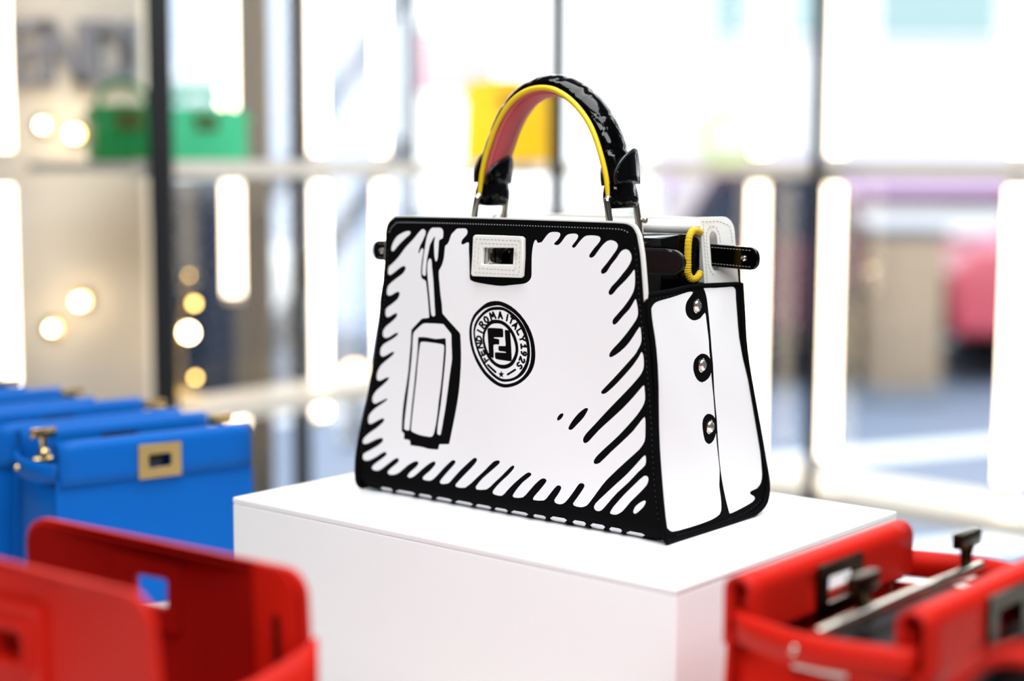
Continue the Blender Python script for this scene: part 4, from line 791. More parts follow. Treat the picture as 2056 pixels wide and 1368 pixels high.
["b",[[[-1273,15542],[-1233,15638],[-1141,15675],[-1025,15698],[-395,15717],[224,15726],[306,15722],[374,15694],[415,15643],[435,15583],[462,15306],[474,15043],[409,14992],[-47,14965],[-503,14932],[-543,14868],[-278,14840],[0,14817],[59,14757],[71,14582],[69,14406],[12,14356],[-264,14365],[-528,14300],[-542,14042],[-488,13728],[-474,13442],[-474,13211],[-540,13174],[-706,13220],[-877,13280],[-940,13317],[-980,13368],[-1014,13516],[-1039,13686],[-1100,14166],[-1167,14711],[-1229,15172]],[[600,15592],[656,15638],[861,15638],[1068,15620],[1152,15565],[1201,15338],[1248,15062],[1314,14614],[1381,14116],[1443,13603],[1480,13197],[1457,13142],[1409,13096],[1286,13073],[990,13077],[626,13091],[222,13100],[-121,13123],[-216,13146],[-290,13193],[-333,13280],[-353,13382],[-358,13539],[-344,13673],[-261,13696],[282,13719],[815,13742],[839,13783],[772,13816],[465,13825],[151,13834],[75,13853],[25,13889],[-4,14042],[-8,14194],[56,14259],[389,14272],[718,14291],[757,14379],[750,14471],[735,14582],[697,14812],[655,15085],[619,15366]],[[-1538,12754],[-1566,12717],[-1567,12676],[-1543,12643],[-1498,12625],[-1446,12625],[-1400,12648],[-1009,12953],[-981,12990],[-980,13031],[-1005,13063],[-1049,13082],[-1101,13082],[-1147,13059]],[[-1642,13045],[-1680,13073],[-1731,13077],[-1781,13063],[-1817,13031],[-1828,12990],[-1813,12953],[-1555,12653],[-1516,12630],[-1465,12625],[-1415,12639],[-1380,12671],[-1368,12708],[-1384,12745]],[[-1402,13133],[-1440,13156],[-1491,13165],[-1541,13151],[-1577,13119],[-1588,13077],[-1573,13040],[-1366,12800],[-1328,12777],[-1277,12773],[-1227,12787],[-1192,12819],[-1180,12856],[-1196,12893]],[[-1523,13396],[-1491,13368],[-1443,13354],[-1391,13363],[-1350,13391],[-1330,13428],[-1337,13465],[-1529,13806],[-1561,13834],[-1610,13848],[-1662,13839],[-1703,13811],[-1723,13774],[-1715,13733]],[[-1943,13299],[-1982,13271],[-2000,13234],[-1990,13193],[-1956,13165],[-1907,13156],[-1855,13165],[-1387,13363],[-1347,13391],[-1330,13433],[-1339,13469],[-1373,13497],[-1423,13511],[-1474,13497]],[[-1998,13608],[-2030,13636],[-2079,13649],[-2131,13640],[-2172,13613],[-2192,13576],[-2185,13534],[-1992,13197],[-1960,13165],[-1911,13156],[-1859,13165],[-1818,13188],[-1798,13230],[-1805,13266]],[[-1738,13659],[-1770,13691],[-1818,13705],[-1870,13696],[-1912,13668],[-1932,13631],[-1924,13589],[-1757,13294],[-1725,13266],[-1677,13253],[-1625,13262],[-1584,13290],[-1564,13326],[-1571,13368]],[[-2246,13991],[-2295,13977],[-2329,13945],[-2339,13903],[-2321,13866],[-2280,13843],[-2229,13839],[-1702,13903],[-1652,13917],[-1619,13949],[-1610,13991],[-1627,14028],[-1667,14051],[-1719,14056]],[[-1741,14323],[-1722,14360],[-1730,14402],[-1762,14429],[-1811,14443],[-1863,14434],[-1904,14406],[-2319,13959],[-2338,13922],[-2331,13880],[-2298,13853],[-2249,13839],[-2197,13848],[-2156,13876]],[[-2359,14379],[-2408,14365],[-2442,14332],[-2451,14291],[-2433,14254],[-2393,14231],[-2341,14226],[-1814,14286],[-1765,14305],[-1731,14337],[-1722,14379],[-1740,14416],[-1780,14439],[-1831,14443]],[[-2389,14632],[-2442,14628],[-2486,14600],[-2510,14563],[-2507,14526],[-2479,14494],[-2432,14476],[-1882,14416],[-1830,14420],[-1786,14443],[-1762,14480],[-1765,14522],[-1793,14554],[-1840,14568]],[[-2295,14771],[-2306,14808],[-2341,14835],[-2391,14845],[-2443,14835],[-2482,14808],[-2498,14766],[-2512,14554],[-2501,14512],[-2466,14485],[-2416,14476],[-2364,14485],[-2325,14517],[-2309,14554]],[[-2188,14854],[-2167,14891],[-2173,14932],[-2204,14960],[-2252,14974],[-2305,14969],[-2347,14942],[-2476,14812],[-2497,14775],[-2491,14734],[-2460,14706],[-2412,14692],[-2359,14697],[-2317,14725]],[[-2069,14794],[-2017,14799],[-1973,14826],[-1949,14863],[-1951,14900],[-1980,14932],[-2027,14951],[-2246,14974],[-2299,14969],[-2343,14946],[-2367,14909],[-2364,14868],[-2336,14835],[-2289,14822]],[[-1986,14665],[-1947,14642],[-1896,14637],[-1846,14651],[-1811,14683],[-1801,14725],[-1818,14762],[-1963,14919],[-2003,14946],[-2054,14951],[-2104,14932],[-2139,14905],[-2149,14863],[-2132,14826]],[[-1962,14476],[-1941,14439],[-1899,14420],[-1847,14416],[-1799,14434],[-1767,14466],[-1761,14508],[-1802,14729],[-1822,14766],[-1864,14785],[-1916,14789],[-1964,14771],[-1996,14739],[-2002,14697]],[[-2285,15491],[-2336,15500],[-2387,15486],[-2423,15454],[-2435,15412],[-2420,15375],[-2381,15348],[-1842,15154],[-1791,15149],[-1741,15163],[-1705,15191],[-1693,15232],[-1708,15269],[-1746,15297]],[[-2094,15994],[-2141,16012],[-2193,16008],[-2238,15985],[-2263,15948],[-2261,15906],[-2233,15874],[-1744,15546],[-1698,15532],[-1646,15537],[-1601,15560],[-1577,15592],[-1579,15634],[-1606,15666]],[[-1959,16100],[-1950,16141],[-1968,16174],[-2009,16201],[-2060,16206],[-2110,16188],[-2143,16155],[-2256,15961],[-2265,15925],[-2246,15888],[-2206,15865],[-2154,15860],[-2105,15874],[-2071,15906]],[[-1903,16063],[-1854,16077],[-1818,16109],[-1807,16146],[-1823,16183],[-1862,16211],[-1913,16215],[-2056,16206],[-2106,16192],[-2141,16160],[-2152,16118],[-2136,16081],[-2098,16058],[-2046,16049]],[[-1910,15938],[-1879,15906],[-1830,15892],[-1778,15901],[-1737,15925],[-1716,15966],[-1723,16003],[-1814,16174],[-1846,16201],[-1894,16215],[-1946,16211],[-1988,16183],[-2009,16146],[-2002,16105]],[[-2005,15786],[-2009,15745],[-1986,15712],[-1943,15689],[-1891,15689],[-1844,15708],[-1814,15745],[-1721,15948],[-1717,15989],[-1740,16026],[-1783,16045],[-1835,16045],[-1882,16026],[-1912,15994]],[[-1509,15818],[-1459,15832],[-1421,15860],[-1406,15897],[-1419,15938],[-1455,15966],[-1505,15975],[-1849,15966],[-1900,15952],[-1938,15925],[-1953,15883],[-1941,15846],[-1904,15818],[-1854,15809]],[[-1414,16215],[-1465,16206],[-1503,16174],[-1518,16137],[-1506,16100],[-1470,16072],[-1420,16063],[-1240,16063],[-1190,16077],[-1152,16105],[-1137,16146],[-1149,16183],[-1185,16211],[-1235,16220]],[[-1505,16298],[-1552,16312],[-1604,16308],[-1648,16285],[-1671,16248],[-1668,16206],[-1639,16174],[-1484,16077],[-1437,16063],[-1385,16068],[-1342,16091],[-1318,16128],[-1322,16169],[-1351,16201]],[[-1569,16428],[-1601,16460],[-1649,16469],[-1701,16464],[-1742,16437],[-1762,16400],[-1754,16358],[-1665,16201],[-1633,16174],[-1584,16160],[-1533,16169],[-1491,16192],[-1472,16229],[-1479,16271]],[[-1544,16566],[-1553,16603],[-1588,16635],[-1637,16644],[-1688,16635],[-1728,16608],[-1745,16571],[-1762,16395],[-1753,16358],[-1718,16326],[-1669,16317],[-1618,16326],[-1578,16354],[-1561,16391]],[[-1467,16492],[-1417,16506],[-1379,16534],[-1364,16575],[-1376,16612],[-1412,16640],[-1462,16649],[-1641,16644],[-1692,16635],[-1730,16603],[-1745,16566],[-1733,16529],[-1697,16501],[-1647,16492]],[[-1376,16414],[-1330,16395],[-1278,16400],[-1234,16428],[-1211,16460],[-1214,16501],[-1243,16534],[-1398,16631],[-1445,16649],[-1497,16644],[-1540,16621],[-1563,16584],[-1560,16543],[-1531,16511]],[[-1313,16280],[-1281,16252],[-1233,16238],[-1181,16248],[-1140,16275],[-1121,16312],[-1128,16349],[-1217,16506],[-1249,16538],[-1298,16552],[-1349,16543],[-1390,16515],[-1410,16478],[-1403,16441]],[[-1338,16141],[-1328,16105],[-1294,16077],[-1245,16063],[-1194,16077],[-1155,16105],[-1137,16141],[-1120,16317],[-1130,16354],[-1164,16381],[-1213,16395],[-1264,16381],[-1304,16354],[-1321,16317]],[[-975,16940],[-1002,16972],[-1047,16991],[-1099,16986],[-1144,16967],[-1169,16931],[-1168,16889],[-967,16358],[-941,16326],[-895,16308],[-843,16312],[-799,16331],[-774,16368],[-775,16409]],[[-817,16589],[-773,16566],[-722,16566],[-675,16584],[-647,16621],[-643,16658],[-667,16695],[-996,16967],[-1040,16991],[-1092,16991],[-1138,16972],[-1167,16935],[-1170,16894],[-1147,16861]],[[-651,17037],[-666,17074],[-703,17097],[-753,17106],[-803,17092],[-839,17064],[-852,17023],[-842,16635],[-827,16598],[-790,16571],[-740,16566],[-690,16575],[-654,16608],[-642,16649]],[[-513,16506],[-478,16478],[-429,16469],[-378,16478],[-340,16506],[-324,16543],[-335,16584],[-662,17069],[-697,17097],[-746,17106],[-797,17097],[-835,17069],[-852,17032],[-841,16991]],[[103,17078],[99,17115],[69,17147],[22,17161],[-29,17157],[-71,17129],[-93,17092],[-205,16566],[-200,16529],[-170,16497],[-124,16483],[-72,16488],[-30,16511],[-9,16548]],[[183,16515],[213,16483],[260,16469],[311,16474],[353,16497],[374,16534],[369,16575],[98,17115],[68,17147],[21,17161],[-30,17157],[-71,17129],[-93,17092],[-88,17055]],[[168,16644],[219,16654],[259,16681],[277,16718],[269,16760],[236,16788],[188,16801],[-51,16811],[-102,16801],[-142,16774],[-160,16737],[-152,16695],[-120,16668],[-71,16654]],[[940,16898],[933,16940],[903,16967],[856,16981],[805,16977],[764,16949],[744,16912],[655,16414],[661,16372],[692,16344],[739,16331],[790,16335],[831,16363],[851,16400]],[[1452,16663],[1455,16700],[1432,16737],[1390,16755],[1339,16755],[1294,16737],[1266,16700],[1073,16252],[1070,16211],[1093,16174],[1135,16155],[1186,16155],[1232,16174],[1260,16211]],[[1477,16520],[1524,16506],[1574,16511],[1614,16538],[1634,16575],[1628,16612],[1597,16644],[1241,16843],[1194,16857],[1143,16852],[1103,16824],[1083,16788],[1089,16751],[1120,16718]],[[1895,16201],[1929,16234],[1940,16271],[1925,16308],[1888,16335],[1839,16340],[1791,16326],[1335,16081],[1300,16054],[1289,16012],[1304,15975],[1342,15952],[1391,15943],[1440,15957]],[[1609,15763],[1611,15726],[1639,15694],[1684,15680],[1734,15680],[1777,15708],[1800,15740],[1938,16252],[1936,16294],[1908,16326],[1863,16340],[1813,16335],[1770,16312],[1747,16275]],[[1669,15874],[1711,15855],[1762,15855],[1807,15874],[1836,15906],[1839,15948],[1817,15980],[1619,16151],[1577,16169],[1526,16169],[1480,16151],[1452,16114],[1449,16077],[1471,16040]],[[1808,15662],[1777,15629],[1770,15588],[1789,15555],[1829,15532],[1879,15528],[1926,15546],[2333,15805],[2364,15837],[2371,15874],[2352,15911],[2312,15934],[2262,15934],[2215,15920]],[[1994,15269],[2029,15246],[2077,15237],[2126,15246],[2163,15278],[2177,15315],[2165,15352],[1952,15643],[1917,15671],[1869,15680],[1820,15666],[1783,15638],[1769,15602],[1781,15565]],[[2418,15048],[2407,15011],[2423,14974],[2460,14946],[2509,14942],[2557,14955],[2591,14988],[2749,15237],[2760,15278],[2745,15311],[2707,15338],[2658,15343],[2610,15329],[2577,15297]],[[2777,14831],[2826,14826],[2874,14840],[2908,14868],[2919,14909],[2905,14946],[2868,14969],[2550,15085],[2501,15094],[2453,15080],[2418,15048],[2407,15011],[2422,14974],[2459,14946]],[[2237,15020],[2194,15002],[2170,14965],[2172,14923],[2198,14891],[2242,14877],[2293,14877],[2532,14946],[2575,14969],[2599,15006],[2597,15043],[2571,15075],[2527,15094],[2477,15089]],[[2866,14342],[2906,14323],[2956,14319],[3002,14337],[3032,14369],[3037,14411],[3017,14448],[2864,14591],[2823,14609],[2773,14614],[2727,14596],[2698,14559],[2692,14522],[2712,14485]],[[2430,14471],[2381,14462],[2343,14434],[2326,14397],[2336,14360],[2369,14332],[2416,14319],[2935,14319],[2984,14328],[3022,14356],[3038,14392],[3028,14434],[2996,14462],[2948,14471]],[[2355,14217],[2374,14180],[2414,14157],[2464,14157],[2511,14171],[2541,14208],[2548,14245],[2491,14577],[2472,14614],[2432,14637],[2382,14637],[2336,14619],[2305,14586],[2298,14549]],[[2784,13862],[2751,13889],[2703,13899],[2654,13889],[2617,13862],[2601,13825],[2611,13783],[2707,13645],[2740,13617],[2788,13608],[2837,13617],[2875,13645],[2890,13682],[2880,13723]],[[2851,13926],[2858,13963],[2839,14000],[2799,14019],[2749,14023],[2703,14005],[2672,13973],[2608,13848],[2602,13811],[2621,13774],[2661,13751],[2711,13751],[2757,13765],[2788,13802]],[[2902,13857],[2952,13862],[2993,13885],[3016,13922],[3013,13959],[2985,13991],[2940,14005],[2781,14023],[2731,14019],[2689,13996],[2667,13959],[2670,13922],[2697,13889],[2743,13871]],[[2896,13746],[2923,13714],[2968,13700],[3018,13705],[3060,13728],[3083,13765],[3080,13802],[3013,13959],[2986,13991],[2941,14005],[2891,14000],[2849,13977],[2826,13940],[2829,13903]],[[2818,13705],[2802,13663],[2812,13626],[2845,13599],[2892,13589],[2941,13599],[2979,13626],[3068,13737],[3084,13774],[3075,13811],[3042,13839],[2995,13848],[2945,13839],[2908,13811]],[[2745,13774],[2695,13774],[2650,13756],[2622,13719],[2620,13682],[2642,13649],[2684,13626],[2869,13589],[2919,13594],[2963,13613],[2991,13645],[2994,13686],[2971,13719],[2929,13737]],[[2573,13885],[2527,13899],[2477,13894],[2436,13871],[2414,13834],[2419,13793],[2448,13765],[2652,13640],[2698,13626],[2748,13631],[2789,13659],[2810,13696],[2806,13733],[2777,13765]],[[2562,13977],[2537,14009],[2494,14028],[2443,14023],[2399,14005],[2374,13968],[2373,13931],[2416,13802],[2441,13769],[2484,13751],[2535,13751],[2578,13774],[2604,13811],[2605,13848]],[[2747,13137],[2770,13105],[2812,13086],[2863,13086],[2907,13110],[2934,13142],[2936,13183],[2886,13359],[2863,13391],[2821,13410],[2770,13410],[2726,13391],[2699,13354],[2696,13317]],[[2644,13105],[2618,13073],[2616,13031],[2641,12999],[2683,12980],[2734,12985],[2778,13003],[2908,13110],[2935,13146],[2936,13183],[2912,13216],[2869,13234],[2819,13234],[2775,13211]],[[2638,13211],[2594,13230],[2544,13225],[2501,13206],[2476,13170],[2477,13128],[2503,13096],[2643,12999],[2687,12980],[2737,12985],[2780,13008],[2805,13040],[2804,13082],[2779,13114]],[[2487,13576],[2459,13608],[2414,13622],[2364,13617],[2322,13594],[2300,13557],[2303,13516],[2478,13123],[2506,13096],[2552,13077],[2602,13086],[2644,13110],[2666,13146],[2662,13183]],[[2188,13276],[2186,13234],[2210,13202],[2252,13183],[2303,13183],[2347,13206],[2374,13239],[2488,13529],[2490,13571],[2467,13603],[2424,13622],[2374,13622],[2329,13599],[2302,13566]],[[2598,12547],[2633,12574],[2646,12616],[2632,12653],[2596,12676],[2547,12680],[2499,12671],[2374,12602],[2339,12574],[2327,12533],[2341,12496],[2377,12473],[2426,12463],[2474,12477]],[[2661,12763],[2652,12800],[2619,12828],[2572,12842],[2522,12833],[2484,12800],[2467,12763],[2451,12607],[2461,12570],[2493,12542],[2541,12528],[2590,12542],[2629,12570],[2645,12607]],[[2506,12902],[2460,12916],[2410,12911],[2368,12883],[2346,12847],[2350,12810],[2379,12777],[2501,12703],[2546,12690],[2596,12694],[2638,12717],[2660,12754],[2656,12796],[2628,12823]],[[2205,12805],[2170,12773],[2158,12736],[2172,12699],[2208,12671],[2257,12667],[2305,12680],[2492,12777],[2527,12805],[2539,12847],[2526,12883],[2490,12906],[2441,12916],[2392,12902]],[[2161,12860],[2111,12870],[2063,12856],[2028,12823],[2016,12787],[2031,12750],[2068,12722],[2209,12671],[2258,12667],[2307,12680],[2341,12708],[2353,12750],[2338,12787],[2302,12810]],[[2197,12971],[2181,13003],[2143,13031],[2094,13036],[2046,13017],[2012,12985],[2003,12948],[2017,12782],[2033,12745],[2071,12722],[2121,12717],[2168,12731],[2202,12763],[2211,12805]],[[2311,12999],[2342,13036],[2348,13073],[2329,13110],[2289,13133],[2239,13133],[2192,13114],[2041,13017],[2010,12980],[2003,12943],[2022,12906],[2062,12888],[2113,12883],[2159,12902]],[[-293,11970],[-239,11951],[-179,11960],[-129,11988],[-103,12034],[-107,12080],[-141,12117],[-991,12630],[-1046,12648],[-1106,12639],[-1157,12611],[-1183,12565],[-1179,12519],[-1145,12482]],[[1943,12343],[1981,12380],[1992,12427],[1973,12468],[1928,12496],[1870,12500],[1814,12482],[1046,12025],[1008,11988],[997,11942],[1016,11900],[1062,11873],[1120,11868],[1176,11887]],[[402,12219],[498,12020],[742,12025],[559,11868],[624,11656],[414,11757],[211,11624],[264,11845],[73,11970],[316,12007]]]]],"gw":[[[-6579,17707],[-6514,17917],[-6404,18118],[-6169,18327],[-5855,18504],[-5475,18607],[-5055,18663],[-4165,18730],[-3167,18796],[-2351,18872],[-1549,18952],[-744,19038],[-65,19096],[204,19074],[367,19007],[241,18894],[11,18765],[-368,18564],[-748,18331],[-979,18089],[-1116,17831],[-1154,17560],[-1088,17304],[-890,17089],[-618,16918],[-335,16812],[-7,16766],[414,16799],[843,16896],[1272,17131],[1600,17284],[1666,17074],[1633,16748],[1614,16326],[1587,15861],[1572,15404],[1552,14974],[1507,14637],[1464,14300],[1450,13739],[1449,13113],[1446,12518],[1454,11923],[1490,11160],[1528,10365],[1539,9641],[1528,8933],[1490,8281],[1437,7631],[1373,6930],[1310,6215],[1264,5313],[1175,4448],[977,3870],[777,3324],[735,2850],[715,2391],[653,1975],[542,1598],[396,1316],[111,1086],[-486,934],[-1206,844],[-2155,795],[-3180,779],[-4254,781],[-5280,802],[-6155,826],[-6892,891],[-7229,1031],[-7465,1235],[-7644,1520],[-7747,1840],[-7778,2269],[-7762,2735],[-7700,3516],[-7638,4400],[-7596,5338],[-7570,6309],[-7561,7319],[-7549,8343],[-7510,9456],[-7451,10593],[-7377,11715],[-7279,12833],[-7137,14048],[-7005,15063],[-6983,15385],[-6969,15707],[-6932,16331],[-6861,16967],[-6731,17359]],[[1980,19262],[2610,19247],[3437,19201],[4323,19188],[5137,19179],[5602,19182],[5996,19155],[6192,19054],[6278,18910],[6250,18597],[6183,18231],[6134,17592],[6090,16867],[6030,15959],[6004,15047],[6062,14310],[6144,13663],[6175,13339],[6221,13016],[6413,12263],[6628,11383],[6797,10267],[6972,9132],[7198,8242],[7403,7351],[7488,6367],[7516,5360],[7539,4231],[7483,3271],[7368,2905],[7147,2587],[6830,2368],[6419,2212],[5895,2157],[5439,2122],[5273,2033],[5243,1912],[5475,1785],[5734,1654],[5807,1526],[5753,1410],[5469,1301],[5082,1217],[4284,1115],[3365,1019],[2440,932],[1703,880],[1584,908],[1517,970],[1444,1445],[1381,2049],[1332,2802],[1299,3599],[1314,4307],[1367,5015],[1496,6070],[1624,7128],[1706,7835],[1759,8546],[1731,9580],[1694,10705],[1726,11954],[1776,13081],[1781,13680],[1791,14270],[1836,14831],[1895,15390],[1968,16057],[2041,16717],[2097,17270],[2141,17780],[2162,18147],[2160,18493],[2113,18784],[2053,19035],[1957,19171]]],"gb":[[[-958,13112],[-856,13396],[-635,13668],[-194,13905],[312,14050],[763,14007],[1151,13854],[1403,13621],[1537,13342],[1580,12929],[1514,12512],[1326,12213],[1018,11968],[570,11795],[98,11734],[-293,11859],[-605,12079],[-814,12352],[-937,12641],[-984,12878]],[[-645,8137],[-567,8498],[-367,8810],[4,9033],[452,9147],[905,9082],[1300,8901],[1546,8632],[1657,8319],[1619,7913],[1462,7508],[1211,7186],[877,6929],[485,6782],[71,6741],[-284,6884],[-524,7117],[-638,7608]]],"gout":[[-6711,19282],[-3494,19352],[175,19526],[3565,19487],[7161,19401],[6883,17160],[6669,13830],[7046,9591],[7706,5327],[8053,2830],[7654,1511],[6607,643],[4895,148],[2829,-32],[-1012,-91],[-4682,12],[-7099,136],[-7867,423],[-7979,1311],[-7819,3574],[-7328,8912],[-6954,15058],[-6977,17373]],"ft":[[-13584,23041],[-13476,23700],[-13183,24190],[-12646,24550],[-11927,24693],[-6091,24757],[-552,24776],[4713,24771],[9722,24771],[11658,24766],[12520,24706],[13097,24448],[13492,23917]],"fl":[[-13584,23041],[-13622,21938],[-13650,20350],[-13750,19289],[-13935,16358],[-14483,13036],[-15039,9856],[-15725,6644],[-16120,4341],[-16279,2777]],"frr":[[13492,23917],[13870,22459],[14172,20461],[14364,18920],[14603,17383],[14995,15472],[15426,12399],[15810,9325],[16089,6630],[16354,4323],[16698,2413],[17061,1291]],"plate":[[-2938,23285],[-2744,23419],[-426,23442],[2139,23433],[2402,23271],[2483,21748],[2456,20198],[2288,20055],[-334,19999],[-2796,19962],[-2970,20106],[-2928,21781]],"hole":[[-1817,22394],[1462,22473],[1447,21084],[-1837,20987]]}

# ------------------------------------------------------------------ the black and white handbag
HB = empty('handbag', (0.0369, 1.3876, 1.0672), -0.6866)
tag(HB, 'white handbag with black cartoon outline print standing on the white plinth', 'handbag')
RB, WB, WT, HT = 0.012, 0.0785, 0.0692, 0.248
URC = (28.16561752719896, -16.20460779578852, 2.9996713964482744, -0.3368068532050513, 0.1740447193392864)


def side_u(z):
    return ((((URC[0] * z + URC[1]) * z + URC[2]) * z + URC[3]) * z + URC[4])


def prof(s):
    if s >= RB:
        t = (s - RB) / (HT - RB)
        return -(WB - (WB - WT) * t), s
    a = (RB - s) / RB
    return -(WB - RB) - RB * math.cos(a), RB - RB * math.sin(a)


def fmap(x, y, d=0.0):
    u, s = x / 1000, y / 1000
    w, z = prof(s)
    k = max(0.0, math.sin(math.pi * min(1, max(0, (u + 0.16) / 0.32)))) * max(0.0, math.sin(math.pi * min(1, max(0, s / 0.25))))
    ripple = 0.0009 * math.sin(u * 34 + 0.6) * math.sin(s * 21 + 0.4)
    return (u, w - 0.0028 * k - ripple + d, z)


mm = lambda poly: [(p[0] / 100.0, p[1] / 100.0) for p in poly]
f_top, f_left, f_right = mm(ART['ft']), mm(ART['fl']), mm(ART['frr'])
dense = lambda pts, n=3: [(p.x, p.y) for p in smooth_path([(q[0], q[1], 0) for q in pts], n)]
outline = dense(f_top) + dense(f_right)[1:] + [(169.8, 6.0), (166.0, 0.5), (160.0, -4.0), (152, -6.6), (60, -6.6), (-60, -6.6), (-143, -6.6), (-152, -3.0), (-158.5, 2.0), (-162, 9.0), (-163.2, 18.0)] + dense(f_left)[::-1][:-1]
hole = mm(ART['hole'])
layers = [(0 if c == 'w' else 1, [mm(p) for p in polys]) for c, polys in ART['layers']]
BASE = [(1, [outline])]
V, F, colr = cut_sheet(outline, BASE + layers, [hole], 7.0)
front = mk('front_panel', [fmap(x, y) for x, y in V], [tuple(int(i) for i in f) for f in F], None, HB, True, [M['white_print'], M['black_print']], colr.tolist(), 170)
tag(front, 'white canvas front printed with black hatching, a hang tag and a round emblem')

# lining board behind the front, showing as a pale edge along the top and the right
lin_out = []
for x, y in dense(f_top):
    lin_out.append((x * 1.009, y + 1.3))
lin_out += [(x + 2.2, y) for x, y in dense(f_right) if y > 191] + [(145.6, 190), (141, 186), (144, 130), (-138, 130), (-136, 186), (-138, 192)] + [(x - 1.0, y) for x, y in dense(f_left)[::-1] if y > 194][:-1]
slab('front_lining', lin_out, lambda x, y, d: fmap(x, max(y, 13.0), 0.0007 + d), 0.0032, M['white_leather'], HB, [hole], 8)

# stitched seams
top_line = [fmap(x * 0.975, y - 4.6, -0.0003) for x, y in dense(f_top)[3:-3]]
stitches('stitching', top_line, 0.0029, 0.0012, 0.00042, M['thread'], front)
stitches('stitching', [fmap(x - 3.8, y, -0.0003) for x, y in dense(f_right) if 14 < y < 232], 0.0044, 0.0012, 0.00026, M['dark_thread'], front)
stitches('stitching', [fmap(x + 3.8, y, -0.0003) for x, y in dense(f_left) if 30 < y < 222], 0.0044, 0.0012, 0.00026, M['dark_thread'], front)

# lock plate
plate = slab('lock_plate', mm(ART['plate']), lambda x, y, d: fmap(x, y, -0.0042 + d), 0.0040, M['white_leather'], HB, [hole], 6, 0.0009)


def loop_inset(x0, x1, y0, y1):
    c = [(x0, y0), (x1, y0), (x1, y1), (x0, y1), (x0, y0)]
    out = []
    for a, b in zip(c[:-1], c[1:]):
        for k in range(12):
            out.append(fmap(a[0] + (b[0] - a[0]) * k / 12, a[1] + (b[1] - a[1]) * k / 12, -0.0043))
    return out


stitches('stitching', loop_inset(-26.0, 21.6, 203.0, 231.0), 0.0040, 0.0026, 0.0003, M['cream_thread'], plate)
stitches('stitching', loop_inset(-22.2, 18.0, 206.6, 227.6), 0.0040, 0.0026, 0.0003, M['cream_thread'], plate)
lk = box('turn_lock', (-0.0135, -0.066, 0.2173), (0.003, 0.014, 0.0135), M['silver'], HB, 0.0006)
box('lock_bar', (-0.0085, -0.060, 0.2173), (0.006, 0.012, 0.0135), M['patent'], HB, 0.0006)
box('lock_foot', (-0.0095, -0.0665, 0.2103), (0.007, 0.003, 0.0015), M['silver'], HB, 0.0003)
sphere('lock_pin', (0.012, -0.012, 0.2195), 0.0045, M['silver'], HB, (1, .7, 1), 20)

# side gussets
wback = [(0.0, 0.0765), (0.013, 0.0805), (0.028, 0.0805), (0.053, 0.0771), (0.096, 0.0705), (0.138, 0.0670), (0.171, 0.0688), (0.194, 0.0712), (0.26, 0.0705)]


def back_w(z):
    for (a, b), (c, d) in zip(wback[:-1], wback[1:]):
        if z <= c:
            t = max(0, (z - a) / (c - a))
            t = t * t * (3 - 2 * t)
            return b + (d - b) * t
    return wback[-1][1]


LEFT_U = [(-0.01, 0.1630), (0.0278, 0.1628), (0.0434, 0.1612), (0.0664, 0.1572), (0.0986, 0.1504), (0.1304, 0.1448), (0.1636, 0.1398), (0.193, 0.1376), (0.2035, 0.1365), (0.26, 0.136)]


def left_u(z):
    for (a, b), (c, d) in zip(LEFT_U[:-1], LEFT_U[1:]):
        if z <= c:
            return b + (d - b) * (z - a) / (c - a) - 0.0005
    return 0.136


def gmap(sign):
    def fn(x, y, d=0.0):
        w, z = x / 1000, max(y / 1000, 0.0006)
        dent = 0.0042 * math.cos(math.pi * min(.5, abs(w) / 0.16)) ** 2 * min(1, z / 0.19)
        crease = 0.0011 * math.sin(w * 70 + z * 42) * math.sin(z * 17)
        under = 0.004 * max(0.0, 1 - z / 0.012) ** 2
        return (sign * ((side_u(z) if sign > 0 else left_u(z)) - dent + crease - under - d), w, z)
    return fn


g_out = mm(ART['gout'])
gV, gF, gC = cut_sheet(g_out, [(1, [g_out]), (0, [mm(p) for p in ART['gw']]), (1, [mm(p) for p in ART['gb']])], (), 6.0)
gus = mk('gusset', [gmap(1)(x, y) for x, y in gV], [tuple(int(i) for i in f) for f in gF], None, HB, True, [M['white_print'], M['black_print']], gC.tolist(), 170)
tag(gus, 'white side panel outlined in black with three crystal buttons')
slab('gusset_lining', [(x * 0.985, y * 0.985 + 0.4) for x, y in g_out], lambda x, y, d: gmap(1)(x, y, 0.0012 + d), 0.0015, M['patent'], HB, (), 10)
g2 = mk('gusset', [gmap(-1)(x, y) for x, y in gV], [tuple(int(i) for i in f) for f in gF], None, HB, True, [M['white_print'], M['black_print']], gC.tolist(), 170)
slab('gusset_lining', [(x * 0.985, y * 0.985 + 0.4) for x, y in g_out], lambda x, y, d: gmap(-1)(x, y, 0.0012 + d), 0.0015, M['patent'], HB, (), 10)
for sgn in (1, -1):
    loop = g_out[4:] + [g_out[0]]
    lp = [gmap(sgn)(p.x, p.y, -0.0006) for p in smooth_path([(x, y, 0) for x, y in loop], 4)]
    tube('piping', [(a + sgn * 0.0002, b, max(c, 0.0024)) for a, b, c in lp], 0.0023, M['black_print'], HB, 8)
    tb_ = [gmap(sgn)(p.x, p.y, -0.0004) for p in smooth_path([(x, y, 0) for x, y in g_out[:5]], 4)]
    tube('top_binding', tb_, 0.0014, M['black_print'], HB, 8)
stitches('stitching', [gmap(1)(p.x, p.y, -0.0003) for p in smooth_path([(-64, 188.6, 0), (-34, 189.5, 0), (0, 191, 0), (10, 189, 0)], 5)], 0.006, 0.0012, 0.00025, M['dark_thread'], gus)
stitches('stitching', [gmap(1)(p.x, p.y, -0.0003) for p in smooth_path([(-64, 5.2, 0), (-20, 4.2, 0), (28, 5.2, 0), (50, 7.4, 0), (66, 12, 0)], 5)], 0.004, 0.0012, 0.00025, M['dark_thread'], gus)

